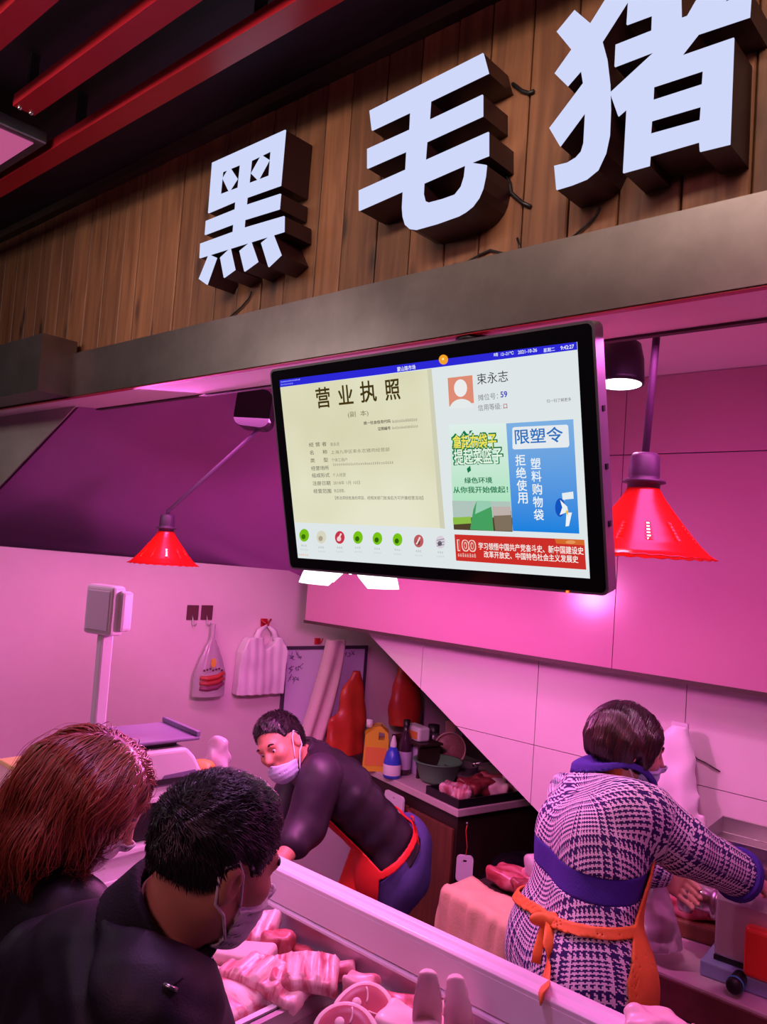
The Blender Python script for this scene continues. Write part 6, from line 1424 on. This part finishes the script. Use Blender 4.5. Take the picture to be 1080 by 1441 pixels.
# black tray heaped with meat at the front of the worktop
t = thing('meat_tray', 'black tray on the cupboard worktop heaped with dark meat', 'tray', KC + E1 * .12 + E2 * .3)
g = G(); obox(g, KC, E1, E2, .01, .26, .01, .60, .901, .906); obox(g, KC, E1, E2, .01, .26, .01, .02, .906, .94); obox(g, KC, E1, E2, .01, .26, .59, .60, .906, .94); obox(g, KC, E1, E2, .01, .02, .02, .59, .906, .94); obox(g, KC, E1, E2, .25, .26, .02, .59, .906, .94); g.obj('tray_body', M['black'], t)
for k, (a_, b_, hx, hy, hz, mm) in enumerate(((.13, .10, .075, .06, .03, 'rib'), (.12, .22, .08, .06, .032, 'dark_lean'), (.15, .34, .07, .06, .035, 'lean'), (.11, .44, .07, .06, .034, 'rib'), (.14, .53, .06, .05, .03, 'dark_lean'), (.08, .31, .045, .05, .03, 'skin_pork'))):
    q = KC + E1 * a_ + E2 * b_; slab('meat_piece', ('pale knob of meat at the near corner of the black tray', 'dark meat lump second from the near end of the black tray', 'red meat lump in the middle of the black tray', 'pinkish meat lump towards the far end of the black tray', 'dark meat lump at the far end of the black tray', 'pale fatty strip along the right of the black tray')[k], 'meat', (q[0], q[1], .945 + .006 * (k % 2)), (hx, hy, hz), .4 + k, mm, wave=.012, wf=45, seed=20 + k, h=.008)
# white boards hanging beside the cupboard
def hang_board(c, u, w_, h_, label, cord=True):
    n_ = nm(np.cross(u, Z)); Mb = frame(c, u, Z, n_); t = thing('cutting_board', label, 'board', c - Z * h_ / 2)
    g = G(); g.prism([rrect(w_, h_, .018), [(.010 * math.cos(-q), h_ / 2 - .025 + .007 * math.sin(-q)) for q in np.linspace(0, 6.28, 11)[:-1]]], (0, 0, .006), (1, 0, 0), (0, 1, 0), (0, 0, -.012)); g.v = [tuple(Mb @ Vector(q)) for q in g.v]; g.obj('board', M['label_white'], t)
    top = c + Z * (h_ / 2 - .022)
    if cord: G().tube([top + u * .0, top + Z * .06 + u * .006, top + Z * .13 - u * .004, top + Z * .16], .0025, 6).obj('cord', M['bag_red'], t); G().ball(top + Z * (.163 if cord else .012), .007, 6).obj('peg', M['steel'], t)
hang_board(P(654, 1222, D=3.58), nm(R0 - .1 * F0), .075, .115, 'small white board hanging by a red cord at the cupboard right corner')
hang_board(KC + E1 * .46 - E2 * .03 + Z * (.73 - KC[2]), E1 * -1, .16, .24, 'larger pale board hanging on the cupboard behind the bending man hip', False)
# black bags piled in the dark recess
M['bag_black'] = mat('bag_black', (0.008, 0.006, 0.010), 0.4, bump=.5, bscale=18)
for k, (px, py, D_, r, lb) in enumerate(((705, 1215, 3.55, (.19, .17, .22), 'left of two black sacks in the recess under the stairs'), (772, 1230, 3.40, (.14, .14, .20), 'right of two black sacks in the recess, next to the woman'))):
    c = P(px, py, D=D_); c[1] = 3.30 + .06 * k; c[2] = .52 - .06 * k
    fn = (lambda c, r, k: lambda p: smin(d_el(p, c, r), d_el(p, c - Z * .3, (r[0] * 1.05, r[1] * 1.05, .30)), .1) + .022 * wob(p, 16, k) + .006 * wob(p, 55, k))(c, r, k)
    o = sdf_obj('black_sack', lambda p, fn=fn: np.maximum(fn(p), .004 - p[:, 2]) * .8, np.array([c[0] - .34, c[1] - .3, -.01]), np.array([c[0] + .34, c[1] + .34, c[2] + .34]), .012, M['bag_black'], loc=(c[0], c[1], 0)); tag(o, lb, 'sack')
# crate with beige cloth and meat
yc = -.22; CC = np.array([-1.50, 2.50, 0]); Mc = yawed(CC, yc)
t = thing('crate', 'dark crate left of the woman, carrying meat and a beige cloth', 'crate', CC)
g = G(); g.box((-.18, -.16, 0), (.18, .16, .04), Mc); g.obj('base', M['dark_wood'], t)
for k in range(7):
    z = .06 + k * .118; g = G(); g.box((-.18, -.16, z), (.18, -.145, z + .1), Mc); g.box((-.18, .145, z), (.18, .16, z + .1), Mc); g.box((-.18, -.145, z), (-.165, .145, z + .1), Mc); g.box((.165, -.145, z), (.18, .145, z + .1), Mc); g.obj('slat', M['lilac_plastic'] if k < 6 else M['dark_wood'], t)
g = G()
for sx_ in (-1, 1):
    for sy_ in (-1, 1): G().box((sx_ * .17 - .012, sy_ * .15 - .012, .04), (sx_ * .17 + .012, sy_ * .15 + .012, .87), Mc).obj('post', M['dark_wood'], t)
G().box((-.18, -.16, .87), (.18, .16, .885), Mc).obj('top', M['dark_wood'], t)
g = G(); nx, ny = 26, 24; vs_ = []
for i in range(nx + 1):
    for j in range(ny + 1):
        x = -.20 + .38 * i / nx; s_ = j / ny * .36      # path over the top then down the near side
        x += .012 * math.sin(s_ * 20) * (s_ > .14)
        lim = .12
        if s_ < lim: y, z = -.04 - s_, .905
        else: a_ = min((s_ - lim) / .05, 1) * math.pi / 2; y = -.04 - lim - .02 * math.sin(a_); z = .905 - .02 * (1 - math.cos(a_)) - max(0, s_ - lim - .05)
        rip = .010 * math.sin(x * 40 + s_ * 8) * min(1, s_ / .15) + .006 * math.sin(x * 95 + 2)
        if i <= 3: z -= (3 - i) * .022; x += (3 - i) * .010
        zb = .015 * math.sin(x * 22) * (j == ny)
        vs_.append((x, y - abs(rip) - .004, z + (.006 * math.sin(x * 30 + s_ * 30) if s_ < lim else 0) + zb))
g.add(vs_, [(i * (ny + 1) + j, i * (ny + 1) + j + 1, (i + 1) * (ny + 1) + j + 1, (i + 1) * (ny + 1) + j) for i in range(nx) for j in range(ny)], True, Mc)
o = g.obj('cloth', mat('cloth_beige', (0.78, 0.58, 0.34), 0.9, noise=.15, scale=9, bump=.3, bscale=160), None, loc=CC + Z * .9); md = o.modifiers.new('s', 'SOLIDIFY'); md.thickness = .005; md.offset = 1; tag(o, 'beige cloth draped over the crate left of the woman seller', 'cloth')
for k, (x, y, hz, mm, lb) in enumerate(((-.06, .06, .028, 'lean', 'left red meat cut on the crate beyond the cloth'), (.08, .05, .034, 'dark_lean', 'right dark meat cut on the crate next to the woman'), (.02, .11, .03, 'rib', 'rear pale meat cut on the crate by the black sacks'))):
    q = np.array(Mc @ Vector((x, y, 0))); slab('meat_piece', lb, 'meat', (q[0], q[1], .885 + hz + .004), (.085, .06, hz), k * 1.1, mm, wave=.012, wf=45, seed=30 + k)
q = np.array(Mc @ Vector((.02, .10, .985))); tag(sdf_obj('plastic_bag', lambda p: d_el(p, q, (.05, .04, .05)) + .012 * wob(p, 45, 3), q - .12, q + .12, .006, M['clear_film'], loc=q - Z * .05), 'crumpled translucent bag on top of the crate meat', 'bag')
# ------------------------------------------------------------------ workbench at the tiled wall
XB0 = -1.22
t = thing('workbench', 'pink-lit pale workbench with a dark front edge along the tiled wall', 'table', (-.4, 2.64, 0))
G().box((XB0, 2.385, .865), (.8, 2.895, .90), None).obj('top', M['counter_pink'], t, bevel=.003)
G().box((XB0, 2.375, .80), (.8, 2.384, .892)).obj('front_edge', mat('edge_brown', (0.20, 0.06, 0.06), 0.5, noise=.4, scale=10), t, bevel=.002)
for x in (XB0 + .03, -.55, .1, .72): G().box((x, 2.42, 0), (x + .05, 2.47, .865)).obj('leg', M['dark_wood'], t)
for x in (XB0 + .03, .72): G().box((x, 2.82, 0), (x + .05, 2.87, .865)).obj('leg', M['dark_wood'], t)
G().box((XB0 + .08, 2.50, .25), (.72, 2.85, .27)).obj('shelf', M['dark_wood'], t)
q = P(906, 1408, Y=2.55); tag(sdf_obj('red_bag', lambda p: d_el(p, (q[0], q[1], .38), (.09, .08, .12)) + .012 * wob(p, 30, 2), np.array([q[0] - .16, q[1] - .16, .2]), np.array([q[0] + .16, q[1] + .16, .56]), .008, M['bag_red'], loc=(q[0], q[1], .27)), 'red bag on the shelf under the workbench', 'bag')
# slicer / mincer in stainless steel
MC = P(1048, 1378, Zh=.9); MC = np.array([MC[0] + .06, MC[1] + .06, .9]); Mm = yawed(MC, math.radians(4))
M['base_blue'] = mat('base_blue', (0.30, 0.36, 0.62), 0.4)
t = thing('meat_mincer', 'stainless meat mincer with a top tray and red switch box on the workbench', 'machine', MC)
G().box((-.17, -.13, .0), (.22, .11, .045), Mm).obj('foot_plate', M['base_blue'], t, bevel=.006)
G().box((-.14, -.10, .046), (.2, .10, .06), Mm).obj('under_frame', M['black'], t)
g = G(); sec = [(-.105, .06), (.105, .06), (.105, .22), (.09, .255), (.06, .268), (-.06, .268), (-.09, .255), (-.105, .22)]; n = len(sec)
g.add([(x_, y, z) for x_ in (-.14, .24) for y, z in sec], [tuple(range(n))[::-1], tuple(n + i for i in range(n))] + [(i, (i + 1) % n, n + (i + 1) % n, n + i) for i in range(n)], False, Mm); g.obj('housing', mat('steel_satin', (0.64, 0.56, 0.60), 0.38, metal=0.55, noise=0.08, scale=6), t, bevel=.010, seg=3)
g = G(); g.box((-.19, -.12, .345), (.24, .12, .349), Mm)
for lo_, hi_ in (((-.19, -.12, .349), (.24, -.116, .40)), ((-.19, .116, .349), (.24, .12, .40)), ((-.19, -.116, .349), (-.186, .116, .40)), ((.236, -.116, .349), (.24, .116, .40))): g.box(lo_, hi_, Mm)
g.obj('feed_tray', M['steel'], t, bevel=.002)
G().lathe([(0, .0), (.04, .0), (.04, .08), (0, .08)], 24, (-.02, 0, .267), M=Mm).obj('feed_neck', M['steel'], t)
Mh_ = Mm @ frame((-.14, 0, .17), (0, 1, 0), (0, 0, 1), (-1, 0, 0))
G().lathe([(0, 0), (.05, 0), (.05, .03), (.036, .036), (.036, .09), (.055, .095), (.055, .125), (.03, .128), (0, .128)], 28, M=Mh_).obj('cutter_head', M['steel'], t)
G().box((-.05, -.150, .05), (.09, -.106, .185), Mm).obj('switch_box', mat('box_red', (0.78, 0.04, 0.02), 0.4), t, bevel=.012, seg=3)
Mk = Mm @ frame((-.06, -.165, .032), (1, 0, 0), (0, 0, 1), (0, -1, 0))
k_ = G().lathe([(0, -.04), (.020, -.04), (.022, .028), (.018, .034), (0, .034)], 20, M=Mk).obj('knob', M['black'], t); G().lathe([(.0225, .012), (.024, .012), (.024, .02), (.0225, .02), (.0225, .012)], 20, M=Mk).obj('knob_ring', mat('cyan_ring', (0.05, 0.42, 0.60), 0.3), k_)
# chopping board block with meat, clear bag held by the woman
q = P(972, 1322, Zh=.9); Mb = yawed((q[0], q[1] + .06, .9), .15)
t = thing('chopping_block', 'brown wooden chopping block left of the steel mincer', 'board', (q[0], q[1] + .06, .9)); G().box((-.12, -.07, 0), (.12, .07, .055), Mb).obj('block', M['wood_cabinet'], t, bevel=.012, seg=3)
G().tube([np.array(Mb @ Vector((-.13, -.03, .027))), np.array(Mb @ Vector((-.117, -.03, .027)))], .008, 8).obj('bolt', M['steel'], t)
c = np.array([q[0], q[1] + .06, .985]); slab('meat_piece', 'meat cut lying on the brown chopping block', 'meat', c, (.09, .05, .026), .3, 'lean', wave=.010, wf=45, seed=41)
hb = P(926, 1236, D=2.44)
def fhb(p):
    q = p - hb.astype(np.float32); t_ = np.clip(-q[:, 2] / .19, 0, 1); w_ = .014 + .066 * t_ ** .7
    return np.maximum((np.linalg.norm(q[:, :2], axis=1) - w_) + .008 * wob(p, 45, 3) * (t_ + .2), np.abs(q[:, 2] + .09) - .10) * .75
tag(sdf_obj('plastic_bag', fhb, hb - np.array([.14, .14, .24]), hb + np.array([.14, .14, .06]), .006, M['bag_clear'], loc=hb - Z * .19), 'clear bag of meat in the woman left hand over the bench', 'bag')
cb = hb - Z * .145; tag(sdf_obj('meat_piece', lambda p: d_el(p, cb, (.045, .042, .034)) + .008 * wob(p, 55, 9), cb - .09, cb + .09, .006, M['lean'], loc=cb - Z * .034), 'red meat inside the clear bag held by the woman', 'meat')
# bundle of white bags, hook and cord on the tiled wall
YW2 = YTILE - .004
c = P(948, 1120, Y=2.84)
def fwb(p):
    q = p - c.astype(np.float32); t_ = np.clip((.25 - q[:, 2]) / .50, 0, 1); wd = .022 + .10 * np.clip(t_ * 1.9, 0, 1) ** .9; th = .016 + .026 * t_
    x = q[:, 0] - .06 * (1 - t_) + .05
    d = (np.sqrt((x / wd) ** 2 + (q[:, 1] / th) ** 2) - 1) * th + .006 * np.sin(x * 80 + 9 * q[:, 2]) * (.4 + t_) * .6 + .005 * wob(p, 35, 4)
    return np.maximum(d, np.abs(q[:, 2]) - .245) * .7
tag(sdf_obj('carrier_bag_wad', fwb, c - .3, c + .3, .006, M['bag_white'], loc=c - Z * .245), 'long bundle of white bags hanging on the tiled wall beyond the woman', 'bags')
q = P(957, 1030, Y=YTILE); t = thing('wall_hook', 'clear plate with a dark hook on the tiled wall above the white bundle', 'hook', q)
G().box((q[0] - .03, YTILE - .006, q[2] - .035), (q[0] + .03, YTILE - .0005, q[2] + .035)).obj('plate', M['label_white'], t, bevel=.002); G().tube([(q[0], YTILE - .006, q[2] + .01), (q[0], YTILE - .03, q[2] - .02), (q[0], YTILE - .05, q[2] - .06), (q[0], YTILE - .055, q[2] - .045)], .005, 8).obj('hook', M['black'], t)
G().tube([P(x, y, Y=YTILE - .008) for x, y in ((958, 1036), (962, 1046), (976, 1062), (982, 1068), (993, 1073), (1004, 1080), (1014, 1086))], .0025, 6).obj('cord', M['black'], t)
